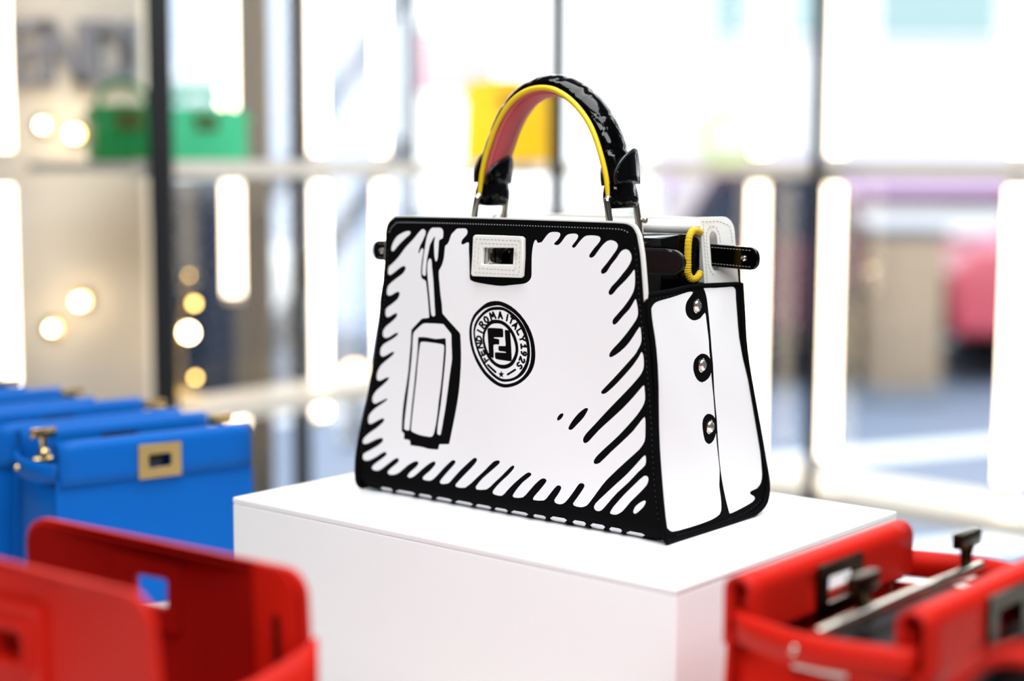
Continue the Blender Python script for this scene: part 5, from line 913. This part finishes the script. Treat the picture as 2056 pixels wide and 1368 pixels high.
for bw_, bz_ in ((4.9, 178.9), (1.9, 131.2), (4.4, 80.9)):
    p = gmap(1)(bw_, bz_, -0.0004)
    bt = lathe('crystal_button', [(0.0006, 0.0036), (0.0026, 0.0034), (0.0042, 0.0023), (0.0052, 0.0008), (0.0052, 0.0)], p, M['crystal'], HB, 10, 'X')
    tag(bt, 'faceted crystal button')
    for poly in bt.data.polygons:
        poly.use_smooth = False
    lathe('bezel', [(0.0048, 0.0), (0.0059, 0.0), (0.0059, 0.0008), (0.0054, 0.0012), (0.0048, 0.0012)], p, M['silver'], bt, 20, 'X')

# base and back
slab('base', rrect(-148, 148, -62, 62, 12), lambda x, y, d: (x / 1000, y / 1000, 0.0006 + d), 0.004, M['black_print'], HB, (), 40)
back_out = [(x, max(y, 4)) for x, y in dense(f_top) + [(142, 204), (146, 174), (154, 124), (161, 66), (165, 30), (163, 8), (150, 4), (-150, 4), (-160, 12), (-162, 28), (-157, 66), (-145, 130), (-138, 193)]]
slab('back_panel', back_out, lambda x, y, d: (x / 1000, back_w(y / 1000) - 0.0005 + d, y / 1000 + 0.0008), 0.0022, M['black_print'], HB, (), 14)
lining_back = [(x * 0.992, y - 0.2) for x, y in dense(f_top)] + [(140, 204), (141, 192), (-136, 192)]
slab('back_lining', lining_back, lambda x, y, d: (x / 1000, back_w(y / 1000) - 0.0045 + d, y / 1000 + 0.0012), 0.0038, M['white_leather'], HB, (), 14, 0.0012)
pad = smooth_path([(-0.118, 0.0655, 0.2405), (-0.06, 0.0640, 0.2392), (0.0, 0.0635, 0.2394), (0.06, 0.0640, 0.2392), (0.112, 0.0655, 0.2405)], 6)
tube('padded_edge', pad, 0.0062, M['white_leather'], HB, 14)

# patent divider down the middle, its strap and cord
slab('divider', rrect(-128, 120.5, 12, 236, 7), lambda x, y, d: (x / 1000, 0.012 + 0.004 * math.sin(x / 25) + 0.028 * max(0.0, (x - 90) / 30) ** 2 + d, y / 1000), 0.006, M['patent'], HB, (), 9, 0.0012)
strap_o = [(20, 203.4), (20, 225.1), (118, 225.1)] + [(124 + 13 * math.cos(math.radians(a)), 214.2 + 10.6 * math.sin(math.radians(a))) for a in range(75, -76, -15)] + [(118, 203.4)]
ist = slab('closure_strap', strap_o, lambda x, y, d: (x / 1000, -0.004 + 0.003 * math.sin(x / 25) + d, y / 1000), 0.0035, M['black_edge'], HB, (), 14, 0.0008)
slab('strap_lining', [((x - 80) * 0.965 + 80, (y - 214.2) * 0.84 + 214.2) for x, y in strap_o], lambda x, y, d: (x / 1000, -0.0046 + 0.003 * math.sin(x / 25) + d, y / 1000), 0.0006, M['burgundy'], ist, (), 14)
lathe('eyelet', [(0.0012, -0.0004), (0.0026, -0.0004), (0.0026, 0.0006), (0.0012, 0.0006)], (0.1185, -0.0063, 0.2145), M['black_edge'], ist, 16, 'Y')
cord = [(0.114, 0.056, 0.2360), (0.1195, 0.036, 0.2388), (0.1228, 0.025, 0.2370), (0.1234, 0.021, 0.2310), (0.1235, 0.020, 0.2200), (0.1237, 0.020, 0.2110), (0.1240, 0.020, 0.2045), (0.1258, 0.022, 0.1995), (0.1285, 0.026, 0.1998), (0.1292, 0.031, 0.2045)]
cp = smooth_path(cord, 9)
tube('cord_loop', cp, [0.0030 + 0.00025 * math.sin(i * 2.4) for i in range(len(cp))], M['yellow_thread'], HB, 10)

# white corner tab with a slot
A0, A1 = Vector((0.1150, 0.0500, 0)), Vector((0.1385, 0.0668, 0))


def tmap(x, y, d=0.0):
    k = x / 1000.0
    p = A0.lerp(A1, k)
    nrm = Vector((0.0168, -0.0235, 0)).normalized()
    z = y / 1000
    flare = 0.006 * (0.2495 - z) / 0.057
    return (p.x + flare - nrm.x * d, p.y - nrm.y * d, z)


tab_o = [(0, 192.6), (0, 249.6)] + [(560, 250.0)] + [(700 + 290 * math.sin(math.radians(a)), 238 + 12 * math.cos(math.radians(a))) for a in range(0, 91, 15)] + [(1000, 194.0)]
slot_o = [(245, 209)] + [(355 - 110 * math.cos(math.radians(a)), 232 + 6 * math.sin(math.radians(a))) for a in range(0, 181, 30)] + [(465, 209), (430, 205), (300, 205)]
ct = slab('corner_tab', tab_o, tmap, 0.0026, M['white_leather'], HB, [slot_o], 90, 0.0006)
stitches('stitching', [tmap(x, y, -0.0003) for x, y in [(90, 194), (90, 246), (560, 246.5), (850, 243), (900, 236), (905, 228)]], 0.0030, 0.0019, 0.0003, M['cream_thread'], ct)
stitches('stitching', [tmap(x, y, -0.0003) for x, y in [(560, 228), (540, 236), (470, 241), (355, 242.5), (240, 241), (170, 236), (160, 225), (165, 210), (230, 203), (330, 201)]], 0.0030, 0.0019, 0.0003, M['cream_thread'], ct)


def strap_tab(x0, x1, z0, z1, fn, rivet_x, flip=False):
    zc, hz = (z0 + z1) / 2, (z1 - z0) / 2
    if not flip:
        o = [(x0, z0), (x0, z1), (x1 - hz * .8, z1)] + [(x1 - hz * .8 + hz * .8 * math.sin(math.radians(a)), zc + hz * math.cos(math.radians(a))) for a in range(15, 180, 15)] + [(x1 - hz * .8, z0)]
    else:
        o = [(x0, z1), (x0, z0), (x1 + hz * .8, z0)] + [(x1 + hz * .8 - hz * .8 * math.sin(math.radians(a)), zc - hz * math.cos(math.radians(a))) for a in range(15, 180, 15)] + [(x1 + hz * .8, z1)]
    t = slab('side_strap', o, fn, 0.0042, M['patent'], HB, (), 9, 0.0010)
    rv = fn(rivet_x, zc, -0.0008)
    lathe('rivet', [(0.0004, -0.0012), (0.0014, -0.0016), (0.0024, -0.0010), (0.0028, 0.0), (0.0028, 0.0014)], rv, M['silver'], t, 14, 'Y')
    k0, k1 = (x0, x1 - hz * .8) if not flip else (x0, x1 + hz * .8)
    for zz in (z0 + 2.6, z1 - 2.6):
        stitches('stitching', [fn(k0 + (k1 - k0) * j / 8, zz, -0.0002) for j in range(9)], 0.0032, 0.0020, 0.00025, M['thread'], t)
    return t


strap_tab(121.0, 172.3, 208.4, 227.2, lambda x, y, d=0.0: (x / 1000, 0.0545 - (x - 121) * 0.00009 + d, y / 1000 - (x - 121) * 0.00003), 158.8)
strap_tab(-112.0, -160.4, 207.0, 225.0, lambda x, y, d=0.0: (x / 1000, -0.0610 + d, y / 1000), -148.0, True)

# handle
HP = [(-71.4, 266.0), (-70.0, 278.6), (-68.6, 286.7), (-65.1, 298.9), (-60.2, 311.1), (-53.6, 325.1), (-45.2, 337.4), (-35.1, 347.4), (-23.5, 354.1), (-12.0, 357.4), (-0.6, 358.0), (9.5, 356.4), (19.6, 352.3), (29.4, 346.2), (38.8, 338.0), (47.2, 328.2), (53.5, 317.5), (58.5, 305.9), (62.6, 294.4), (65.4, 284.8), (67.4, 274.0), (68.6, 266.0)]
hp = smooth_path([(a / 1000, 0, b / 1000) for a, b in HP], 4)


def frames(path):
    out = []
    n = len(path)
    for i, p in enumerate(path):
        t = (path[min(i + 1, n - 1)] - path[max(i - 1, 0)]).normalized()
        nr = Vector((-t.z, 0, t.x))
        out.append((p, t, nr))
    return out


HFR = frames(hp)


def sweep(name, section, material, parent, fr=HFR, closed=True, flex=None):
    verts, faces = [], []
    k = len(section)
    for i, (p, t, nr) in enumerate(fr):
        for (n_, w_) in section:
            if flex:
                n_, w_ = flex(i / (len(fr) - 1), n_, w_)
            verts.append(p + nr * n_ + Vector((0, w_, 0)))
    for i in range(len(fr) - 1):
        for j in range(k if closed else k - 1):
            j2 = (j + 1) % k
            faces.append((i * k + j, i * k + j2, (i + 1) * k + j2, (i + 1) * k + j))
    if closed:
        faces.append(tuple(range(k)))
        faces.append(tuple((len(fr) - 1) * k + j for j in range(k)))
    return mk(name, verts, faces, material, parent, True, sharp=50)


dome = [(-0.0012, 0.0150), (0.0010, 0.0158)] + [(0.0012 + 0.0108 * math.sin(math.radians(a)), 0.0156 * math.cos(math.radians(a))) for a in range(12, 180, 12)] + [(0.0010, -0.0158), (-0.0012, -0.0150)]
seams = (0.10, 0.21, 0.30, 0.40, 0.52, 0.62, 0.71, 0.82, 0.91)


def pinch(s, n_, w_):
    if n_ > 0.002:
        q = min(abs(s - m) for m in seams)
        n_ -= 0.0016 * max(0.0, 1 - q / 0.010)
    return n_, w_


hc = sweep('handle', dome, M['croc'], HB, flex=pinch)
tag(hc, 'arched black embossed patent handle with yellow edge and pink underside')
hl = sweep('handle_lining', [(-0.0013, 0.0140), (-0.0050, 0.0118), (-0.0066, 0.0050), (-0.0062, -0.0050), (-0.0040, -0.0108), (-0.0022, -0.0134), (-0.0010, -0.0138)], M['pink'], hc)
for s in (-1, 1):
    tube('handle_piping', [p + nr * 0.0000 + Vector((0, s * 0.0165, 0)) for p, t, nr in HFR], 0.0024, M['yellow_leather'], hc, 10)
    stitches('stitching', [p - nr * 0.0043 + Vector((0, s * 0.0107, 0)) for p, t, nr in HFR], 0.0032, 0.0016, 0.00022, M['burgundy'], hl)

for sgn in (-1, 1):
    base = Vector((0.0690 * sgn - 0.0008, 0, 0.2570))
    axis = Vector((-0.10 * sgn, 0, 1)).normalized()
    outn = Vector((axis.z * sgn, 0, -axis.x * sgn))
    secs = [(0.0, .0135, .0062), (0.0015, .0160, .0085), (0.006, .0178, .0098), (0.012, .0176, .0095), (0.0165, .0168, .0086), (0.0190, .0166, .0078), (0.0205, .0164, .0076)]
    verts, faces = [], []
    N = 20
    for h, hw, hn in secs:
        for k in range(N):
            a = 2 * math.pi * k / N
            cw, cn = math.cos(a), math.sin(a)
            e = 0.55
            x_ = math.copysign(abs(cw) ** e, cw) * hw
            y_ = math.copysign(abs(cn) ** e, cn) * hn
            verts.append(base + axis * h + outn * (y_ + 0.002) + Vector((0, x_, 0)))
    for i in range(len(secs) - 1):
        for k in range(N):
            faces.append((i * N + k, i * N + (k + 1) % N, (i + 1) * N + (k + 1) % N, (i + 1) * N + k))
    faces.append(tuple(range(N)))
    faces.append(tuple((len(secs) - 1) * N + k for k in range(N)))
    tabo = mk('handle_tab', verts, faces, M['croc'], HB, True, sharp=60)
    for side in (1, -1):
        leaf = [(-15.8, 0), (-16.6, 5), (-15.5, 11), (-12, 17.0), (-6, 22.5), (2, 26.5), (8, 28.0), (12.5, 26.5), (15.5, 20), (16.8, 11), (16.6, 4), (15.8, 0)]
        hgt = 1.0 if (side * 1) > 0 else 0.86

        def lmap(x, y, d, side=side, hgt=hgt, base=base, axis=axis, outn=outn):
            yy = y / 1000 * hgt
            curve = 0.0060 * (1 - (x / 17.5) ** 2)
            nn = (0.0058 if side > 0 else -0.0038) + side * (curve * 0.8 + 0.02 * yy + d)
            return base + axis * (0.0195 + yy) + outn * (nn + 0.002) + Vector((0, x / 1000, 0))
        slab('tab_leaf', leaf, lmap, 0.0026, M['croc'], tabo, (), 5, 0.0007)
        tube('leaf_edge', smooth_path([lmap(x, y, 0.0013) for x, y in leaf], 4), 0.0015, M['black_edge'], tabo, 8)
    # rectangular metal ring
    top = base + axis * 0.0085 + outn * 0.002
    dn = Vector((0.19 * sgn, 0, -1)).normalized()
    rw = 0.0205
    pts = [top + Vector((0, -rw, 0)) + dn * 0.040, top + Vector((0, -rw, 0)) + dn * 0.006, top + Vector((0, -rw + .0015, 0)) + dn * 0.0015, top + Vector((0, -rw + 0.006, 0)), top + Vector((0, rw - 0.006, 0)), top + Vector((0, rw - .0015, 0)) + dn * 0.0015, top + Vector((0, rw, 0)) + dn * 0.006, top + Vector((0, rw, 0)) + dn * 0.040]
    rg = tube('handle_ring', smooth_path(pts, 5), 0.0030, M['silver'], HB, 14)
    sphere('ring_rivet', top + Vector((0.004 * sgn, rw + 0.004, 0)) + dn * 0.019, 0.0030, M['silver'], rg, seg=14)
    tube('ring_base', [top + Vector((0, -rw, 0)) + dn * 0.040, top + Vector((0, rw, 0)) + dn * 0.040], 0.0027, M['silver'], rg, 10)


# ------------------------------------------------------------------ small bags with folded tops
def fold_flap(name, parent, half, wc, ztop, gap, out_drop, in_drop, sgn, material, holes_u, hole_z, outer_u=None, thick=0.0026, wob=0.0):
    """a leather top folded like an upside-down U, swept along the bag's width, with the lock opening cut out"""
    zs_out = [ztop - out_drop, ztop - hole_z[1], ztop - hole_z[0], ztop - gap]
    sec = [(-gap, z) for z in zs_out]
    for a in range(20, 180, 20):
        sec.append((-gap * math.cos(math.radians(a)), ztop - gap + gap * math.sin(math.radians(a))))
    sec += [(gap, ztop - gap), (gap, ztop - hole_z[0]), (gap, ztop - hole_z[1]), (gap, ztop - in_drop)]
    outer_u = outer_u or holes_u
    us = sorted(set([-half + i * half / 5 for i in range(11)] + list(holes_u) + list(outer_u)))
    k = len(sec)
    verts = []
    for u in us:
        sag = wob * (u / half) ** 2
        for w, z in sec:
            verts.append((u, wc + (w if sgn < 0 else -w), z + sag))
    faces = []
    n_out = 1
    for i in range(len(us) - 1):
        for j in range(k - 1):
            um = (us[i] + us[i + 1]) / 2
            inh = (j == 1 and outer_u[0] < um < outer_u[1]) or (j == k - 3 and holes_u[0] < um < holes_u[1])
            if not inh:
                faces.append((i * k + j, i * k + j + 1, (i + 1) * k + j + 1, (i + 1) * k + j))
    o = mk(name, verts, faces, material, parent, True, sharp=60)
    md = o.modifiers.new('leather_thickness', 'SOLIDIFY')
    md.thickness = thick
    md.offset = 0
    return o


def frame_plate(name, parent, cu, cw, cz, hw, hh, iw, ih, material, face, thick=0.004, tilt=0.0):
    o = slab(name, rrect((cu - hw) * 1000, (cu + hw) * 1000, (cz - hh) * 1000, (cz + hh) * 1000, 1.5, 3), lambda x, y, d: (x / 1000, cw + face * d, y / 1000), thick, material, parent,
             [rrect((cu - iw) * 1000, (cu + iw) * 1000, (cz - ih) * 1000, (cz + ih) * 1000, 2.0, 3)], 12, 0.0008)
    return o


def small_bag(name, loc, yaw, leather, label, metal, plate, cat='handbag', group=None, hd=0.050, H=0.175, half=0.105, hb=0.112, edge=None, wide=False):
    b = empty(name, loc, yaw)
    tag(b, label, cat, group)
    zt = H
    edge = edge or leather
    body_h = H - 0.036
    for s, nm in ((-1, 'front_panel'), (1, 'back_panel')):
        slab(nm, [(-hb * 1000, 2), (-hb * 1000 + 4, 0), (hb * 1000 - 4, 0), (hb * 1000, 2), (half * 1000 + 2, body_h * 1000), (half * -1000 - 2, body_h * 1000)],
             lambda x, y, d, s=s: (x / 1000, s * (hd + 0.006 - 0.006 * (y / 1000) / body_h - d), y / 1000 + 0.0004), 0.003, leather, b, (), 14, 0.001)
        slab('panel_core', [(-half * 1000 + 3, (body_h - 0.004) * 1000), (half * 1000 - 3, (body_h - 0.004) * 1000), (half * 1000 - 3, (zt - 0.012) * 1000), (-half * 1000 + 3, (zt - 0.012) * 1000)],
             lambda x, y, d, s=s: (x / 1000, s * (hd - 0.0105 + d), y / 1000), 0.002, edge, b, [rrect(-26, 62 if wide and s > 0 else 26, (zt - 0.036) * 1000, (zt - 0.0135) * 1000, 1.5, 2)], 14)
        fold_flap('folded_top', b, half, s * (hd - 0.006), zt, 0.0085, 0.043, 0.036, s, leather, (-0.024, 0.024) if wide else (-0.0125, 0.0125), (0.0125, 0.035) if wide else (0.019, 0.033), (-0.010, 0.075) if wide and s > 0 else None)
        if not (wide and s > 0):
            frame_plate('lock_plate', b, 0, s * (hd + 0.0065), zt - (0.0235 if wide else 0.026), 0.029 if wide else 0.0235, 0.0185 if wide else 0.0175, 0.0165 if wide else 0.0125, 0.0085 if wide else 0.007, plate, -s, 0.004)
        frame_plate('lock_backing', b, 0, s * (hd - 0.0188), zt - (0.0235 if wide else 0.026), 0.0285 if wide else 0.020, 0.0175 if wide else 0.0155, 0.0165 if wide else 0.0125, 0.0088 if wide else 0.007, M['dark_gold'], s, 0.003)
    # gussets: bulging ends
    for s in (-1, 1):
        g = []
        rows, cols = 7, 9
        for i in range(rows):
            z = 0.0008 + (body_h - 0.008) * i / (rows - 1)
            for j in range(cols):
                t = j / (cols - 1) * 2 - 1
                w = t * (hd + 0.0005 - 0.004 * z / body_h)
                uu = hb - (hb - half) * z / body_h + 0.012 * (1 - t * t) * (0.35 + 0.65 * z / body_h) - 0.004
                g.append((s * uu, w, z))
        f = [(i * cols + j, i * cols + j + 1, (i + 1) * cols + j + 1, (i + 1) * cols + j) for i in range(rows - 1) for j in range(cols - 1)]
        o = mk('gusset', g, f, leather, b, True, sharp=80)
        md = o.modifiers.new('leather_thickness', 'SOLIDIFY')
        md.thickness = 0.0025
        # belt around the end
        zc, hz = zt - 0.030, 0.0095
        pth = [(s * (half - 0.012), -(hd - 0.006)), (s * (half + 0.002), -(hd - 0.0065)), (s * (half + 0.012), -0.030), (s * (half + 0.017), 0.0), (s * (half + 0.012), 0.030), (s * (half + 0.002), hd - 0.0065), (s * (half - 0.012), hd - 0.006)]
        ps = smooth_path([(x, y, 0) for x, y in pth], 5)
        vv, ff = [], []
        for p in ps:
            vv += [(p.x, p.y, zc - hz), (p.x, p.y, zc + hz)]
        ff = [(2 * i, 2 * i + 1, 2 * i + 3, 2 * i + 2) for i in range(len(ps) - 1)]
        bo = mk('end_belt', vv, ff, leather, b, True, sharp=80)
        md = bo.modifiers.new('leather_thickness', 'SOLIDIFY')
        md.thickness = 0.003
        lathe('rivet', [(0.0005, s * 0.003), (0.0022, s * 0.0024), (0.0030, s * 0.0008), (0.0030, -s * 0.001)], (s * (half + 0.0185), 0.006, zc), metal, bo, 14, 'X')
        stitches('stitching', [(p.x + s * 0.0018, p.y, zc + hz - 0.0028) for p in ps], 0.0045, 0.0026, 0.0003, leather, bo)
    slab('base', rrect(-hb * 1000 + 2, hb * 1000 - 2, -hd * 1000, hd * 1000, 5, 3), lambda x, y, d: (x / 1000, y / 1000, 0.0004 + d), 0.004, leather, b, (), 60)
    # centre bar
    box('divider', (0, 0, 0.085), (half * 1.88, 0.005, 0.126), M['dark_lining'], b, 0.0008)
    tube('centre_bar', [(-half - 0.004, 0, zt - 0.0245), (0, 0, zt - 0.0235), (half + 0.004, 0, zt - 0.0245)], 0.0050 if wide else 0.0042, metal, b, 12)
    return b


def turn_knob(parent, u, w, z, metal, tilt=0.0, k=1.0):
    st_ = lathe('turn_knob', [(0.002 * k, 0), (0.005 * k, 0.0), (0.005 * k, 0.003 * k), (0.0028 * k, 0.006 * k), (0.0034 * k, 0.013 * k), (0.0045 * k, 0.017 * k)], (u, w, z), metal, parent, 14)
    box('knob_head', (u, w, z + 0.0205 * k), (0.024 * k, 0.006 * k, 0.0085 * k), metal, st_, 0.0012)
    sphere('knob_screw', (u, w - 0.0045 * k, z + 0.003 * k), 0.0018, metal, st_, seg=8)
    return st_


BY = 0.651
bu_ = Vector((math.cos(BY), math.sin(BY), 0))
bw_v = Vector((-math.sin(BY), math.cos(BY), 0))
B0 = Vector((-0.365, 1.62, 0.9102)) + bw_v * 0.051
blue_labels = ['blue leather handbag with gold lock plate, nearest of the blue row beside the plinth',
               'blue leather handbag second in the blue row, right behind the nearest one',
               'blue leather handbag third in the blue row',
               'blue leather handbag at the very back of the blue row']
bag0 = small_bag('small_handbag', B0, BY, M['blue'], blue_labels[0], M['gold'], M['gold'], group='blue handbags in a row', hd=0.056)
turn_knob(bag0, -0.098, 0.0, 0.172 - 0.016, M['gold'], k=1.1)
turn_knob(bag0, 0.100, 0.0, 0.172 - 0.020, M['gold'], k=1.1)


def copy_tree(o, parent=None):
    c = o.copy()
    COL.objects.link(c)
    c.parent = parent
    for ch in o.children:
        copy_tree(ch, c)
    return c


for i, (du, dw, dz) in enumerate(((-0.012, 0.140, 0.0), (-0.055, 0.279, 0.0), (-0.085, 0.418, 0.0))):
    c = copy_tree(bag0)
    c.location = B0 + bu_ * du + bw_v * dw
    c['label'] = blue_labels[i + 1]

# red handbag on the right, both folded tops seen from above
RY = 0.855
ru = Vector((math.cos(RY), math.sin(RY), 0))
rwv = Vector((-math.sin(RY), math.cos(RY), 0))
RC = (Vector((0.135, 0.96, 0)) + Vector((0.279, 1.11, 0))) / 2 - rwv * 0.058
RC.z = 0.9102
redr = small_bag('small_handbag', RC, RY, M['red'], 'open red leather handbag in the right foreground with a silver bar inside', M['silver'], M['dark_gold'], H=0.200, hd=0.064, wide=True)
turn_knob(redr, -0.040, 0.008, 0.167, M['dark_gold'], k=1.3)
turn_knob(redr, 0.096, 0.004, 0.171, M['dark_gold'], k=1.3)
box('bar_plate', (0.0, 0.0, 0.156), (0.20, 0.064, 0.012), M['dark_lining'], redr, 0.002)
box('lining_label', (-0.112, -0.004, 0.160), (0.003, 0.036, 0.010), M['white_leather'], redr, 0.001)

# black handbag at the right edge
KC = Vector((0.288, 0.752, 0.9102))
KY = 0.80
kb = empty('small_handbag', KC, KY)
tag(kb, 'black leather handbag cut off by the right edge of the picture', 'handbag')
box('body', (0.022, 0, 0.112), (0.150, 0.084, 0.222), M['black_leather'], kb, 0.012, 3, taper=0.95)
fl = [(-0.060, -0.046, 0.150), (-0.060, -0.044, 0.205), (-0.059, -0.030, 0.230), (-0.058, 0.0, 0.238), (-0.059, 0.030, 0.230), (-0.060, 0.044, 0.205), (-0.060, 0.046, 0.160)]
pp = smooth_path(fl, 5)
vv, ff = [], []
for p in pp:
    vv += [tuple(p), (p.x + 0.160, p.y, p.z)]
ff = [(2 * i, 2 * i + 1, 2 * i + 3, 2 * i + 2) for i in range(len(pp) - 1)]
ko = mk('flap', vv, ff, M['black_leather'], kb, True, sharp=80)
ko.modifiers.new('leather_thickness', 'SOLIDIFY').thickness = 0.004
arc = [(-0.066, 0.044 * math.cos(math.radians(a)) + 0.006, 0.186 + 0.046 * math.sin(math.radians(a))) for a in range(-60, 241, 15)]
vv, ff = [], []
for p in arc:
    vv += [(p[0] - 0.008, p[1], p[2]), (p[0] + 0.008, p[1], p[2])]
ff = [(2 * i, 2 * i + 1, 2 * i + 3, 2 * i + 2) for i in range(len(arc) - 1)]
eo = mk('end_loop', vv, ff, M['red'], kb, True, sharp=80)
eo.modifiers.new('leather_thickness', 'SOLIDIFY').thickness = 0.005

# red handbag on the left, standing open towards the camera
LY = -0.64
lu = Vector((math.cos(LY), math.sin(LY), 0))
lw = Vector((-math.sin(LY), math.cos(LY), 0))
LC = Vector((-0.213, 0.97, 0.9102)) - lw * 0.045
rl = empty('small_handbag', LC, LY)
tag(rl, 'red leather handbag standing wide open in the left foreground', 'handbag')


def panel_outline(hb, ht, h, r):
    o = [(-hb, 0), (hb, 0), (ht, h - r)]
    for a in range(15, 91, 15):
        o.append((ht - r + r * math.cos(math.radians(a)), h - r + r * math.sin(math.radians(a))))
    for a in range(90, 180, 15):
        o.append((-ht + r + r * math.cos(math.radians(a)), h - r + r * math.sin(math.radians(a))))
    o.append((-ht, h - r))
    return o


def far_map(x, y, d):
    curl = 0.016 * max(0.0, (-x - 40) / 75) ** 2 * (y / 230)
    wave = 0.004 * math.sin(x / 26 + 0.8) * (y / 230) ** 2
    lift = 0.002 * max(0.0, (-x - 55) / 60) ** 2 * (y / 230) ** 3
    return (x / 1000, 0.045 + wave - curl + d, y / 1000 + 0.0004 + lift)


hole_far = rrect(-30, 2, 174, 194, 2, 2)
slot_far = rrect(97, 104, 150, 190, 3.4, 4)
slab('back_panel', panel_outline(127, 120, 218, 16), far_map, 0.004, M['red'], rl, [hole_far], 7, 0.001)
slab('back_lining', [(x * 0.985, max(3, y * 0.985)) for x, y in panel_outline(127, 120, 218, 16)], lambda x, y, d: far_map(x, y, -0.0008 - d), 0.0016, M['red_suede'], rl, [hole_far, slot_far], 7)
slab('lock_backing', rrect(-43, 13, 160, 206, 2, 2), lambda x, y, d: far_map(x, y, -0.0026 - d), 0.0018, M['red_suede'], rl, [hole_far], 8, 0.0006)
slab('edge_facing', [(86, 40), (122, 40), (117, 196), (114, 211), (106, 218), (82, 219)], lambda x, y, d: far_map(x, y, -0.0026 - d), 0.0014, M['red'], rl, [slot_far], 8, 0.0004)
slab('slot_lining', rrect(96, 105, 149, 191, 4, 4), lambda x, y, d: far_map(x, y, -0.0018 - d), 0.0008, M['burgundy'], rl, (), 8)  # dark sheet added behind the slot, its colour standing in for shade


def near_map(x, y, d):
    wave = 0.004 * math.sin(x / 30 + 0.5) * (y / 230) ** 2
    return (x / 1000 + 0.002, -0.050 + wave - d - 0.010 * (y / 230), y / 1000 + 0.0004)


hole_near = rrect(-23, 3, 169, 186, 2, 2)
slab('front_panel', panel_outline(120, 113, 225, 18), near_map, 0.004, M['red'], rl, [hole_near], 7, 0.0016)
slab('lock_plate', rrect(-37, 17, 152, 203, 2.5, 3), lambda x, y, d: near_map(x, y, 0.0042 + d), 0.004, M['red'], rl, [rrect(-24, 4, 168, 187, 2, 2)], 8, 0.001)
slab('lock_rim', rrect(-29, 9, 163, 192, 2.5, 3), lambda x, y, d: near_map(x, y, 0.0082 + d), 0.003, M['red'], rl, [rrect(-24, 4, 168, 187, 2, 2)], 8, 0.0008)
slab('lock_insert', rrect(-25, 5, 167, 188, 2, 2), lambda x, y, d: near_map(x, y, -0.003 + d), 0.002, M['red_suede'], rl, (), 8)
for s in (-1, 1):
    g = []
    rows, cols = 8, 11
    for i in range(rows):
        z = 0.001 + 0.172 * i / (rows - 1)
        for j in range(cols):
            t = j / (cols - 1)
            w = -0.050 + t * 0.097
            x = s * (0.126 - 0.012 * math.sin(math.pi * t) * (z / 0.17)) - 0.010 * (1 - t)
            dip = 0.018 * math.sin(math.pi * t) * (i / (rows - 1)) ** 4
            g.append((x, w, z - dip + 0.006 * t * (i / (rows - 1))))
    f = [(i * cols + j, i * cols + j + 1, (i + 1) * cols + j + 1, (i + 1) * cols + j) for i in range(rows - 1) for j in range(cols - 1)]
    o = mk('gusset', g, f, M['red'], rl, True, sharp=80)
    o.modifiers.new('leather_thickness', 'SOLIDIFY').thickness = 0.004
slab('base', rrect(-116, 112, -48, 44, 6, 3), lambda x, y, d: (x / 1000 - 0.004, y / 1000, 0.0004 + d), 0.004, M['red'], rl, (), 60)


# ------------------------------------------------------------------ bags on the window shelves
def shelf_bag(p, yaw, leather, label, half, H, hd, dark=None, band=True):
    b = empty('display_bag', p, yaw)
    tag(b, label, 'handbag', 'bags on the window shelves')
    box('body', (0, 0, H * 0.40), (half * 2, hd * 2, H * 0.80), leather, b, 0.010, 3, taper=0.95)
    for s in (-1, 1):
        slab('flap', [(-half * 960, H * 380), (half * 960, H * 380), (half * 930, H * 960), (0, H * 1000), (-half * 930, H * 960)], lambda x, y, d, s=s: (x / 1000, s * (hd + 0.001 + d) - s * 0.01 * (y / 1000 / H), y / 1000), 0.004, leather, b, (), 20, 0.001)
    if band:
        frame_plate('lock_plate', b, 0, -hd - 0.007, H * 0.72, 0.022, 0.016, 0.012, 0.007, M['gold'], 1, 0.004)
        box('side_belt', (half * 0.96, 0, H * 0.78), (0.012, hd * 1.7, 0.018), leather, b, 0.003)
        box('side_belt', (-half * 0.96, 0, H * 0.78), (0.012, hd * 1.7, 0.018), leather, b, 0.003)
    return b


yb = shelf_bag((-0.010, 3.825, 1.3624), 0.06, M['yellow_bag'], 'golden yellow handbag on the shelf behind the white bag handle', 0.108, 0.20, 0.045)
gb = shelf_bag((-0.712, 2.955, 1.3624), 0.5, M['green_bag'], 'dark green handbag on the shelf left of the black post', 0.062, 0.105, 0.035)
tube('handle', smooth_path([(-0.045, 0, 0.09), (-0.04, 0, 0.125), (0.0, 0, 0.148), (0.04, 0, 0.125), (0.045, 0, 0.09)], 5), 0.006, M['green_bag'], gb, 8)
tb2 = shelf_bag((-0.598, 3.085, 1.3624), 0.5, M['teal_bag'], 'mint teal handbag on the shelf right of the black post', 0.085, 0.105, 0.04)
tube('handle', smooth_path([(-0.06, 0, 0.09), (-0.05, 0, 0.12), (0.0, 0, 0.135), (0.05, 0, 0.12), (0.06, 0, 0.09)], 5), 0.006, M['teal_bag'], tb2, 8)
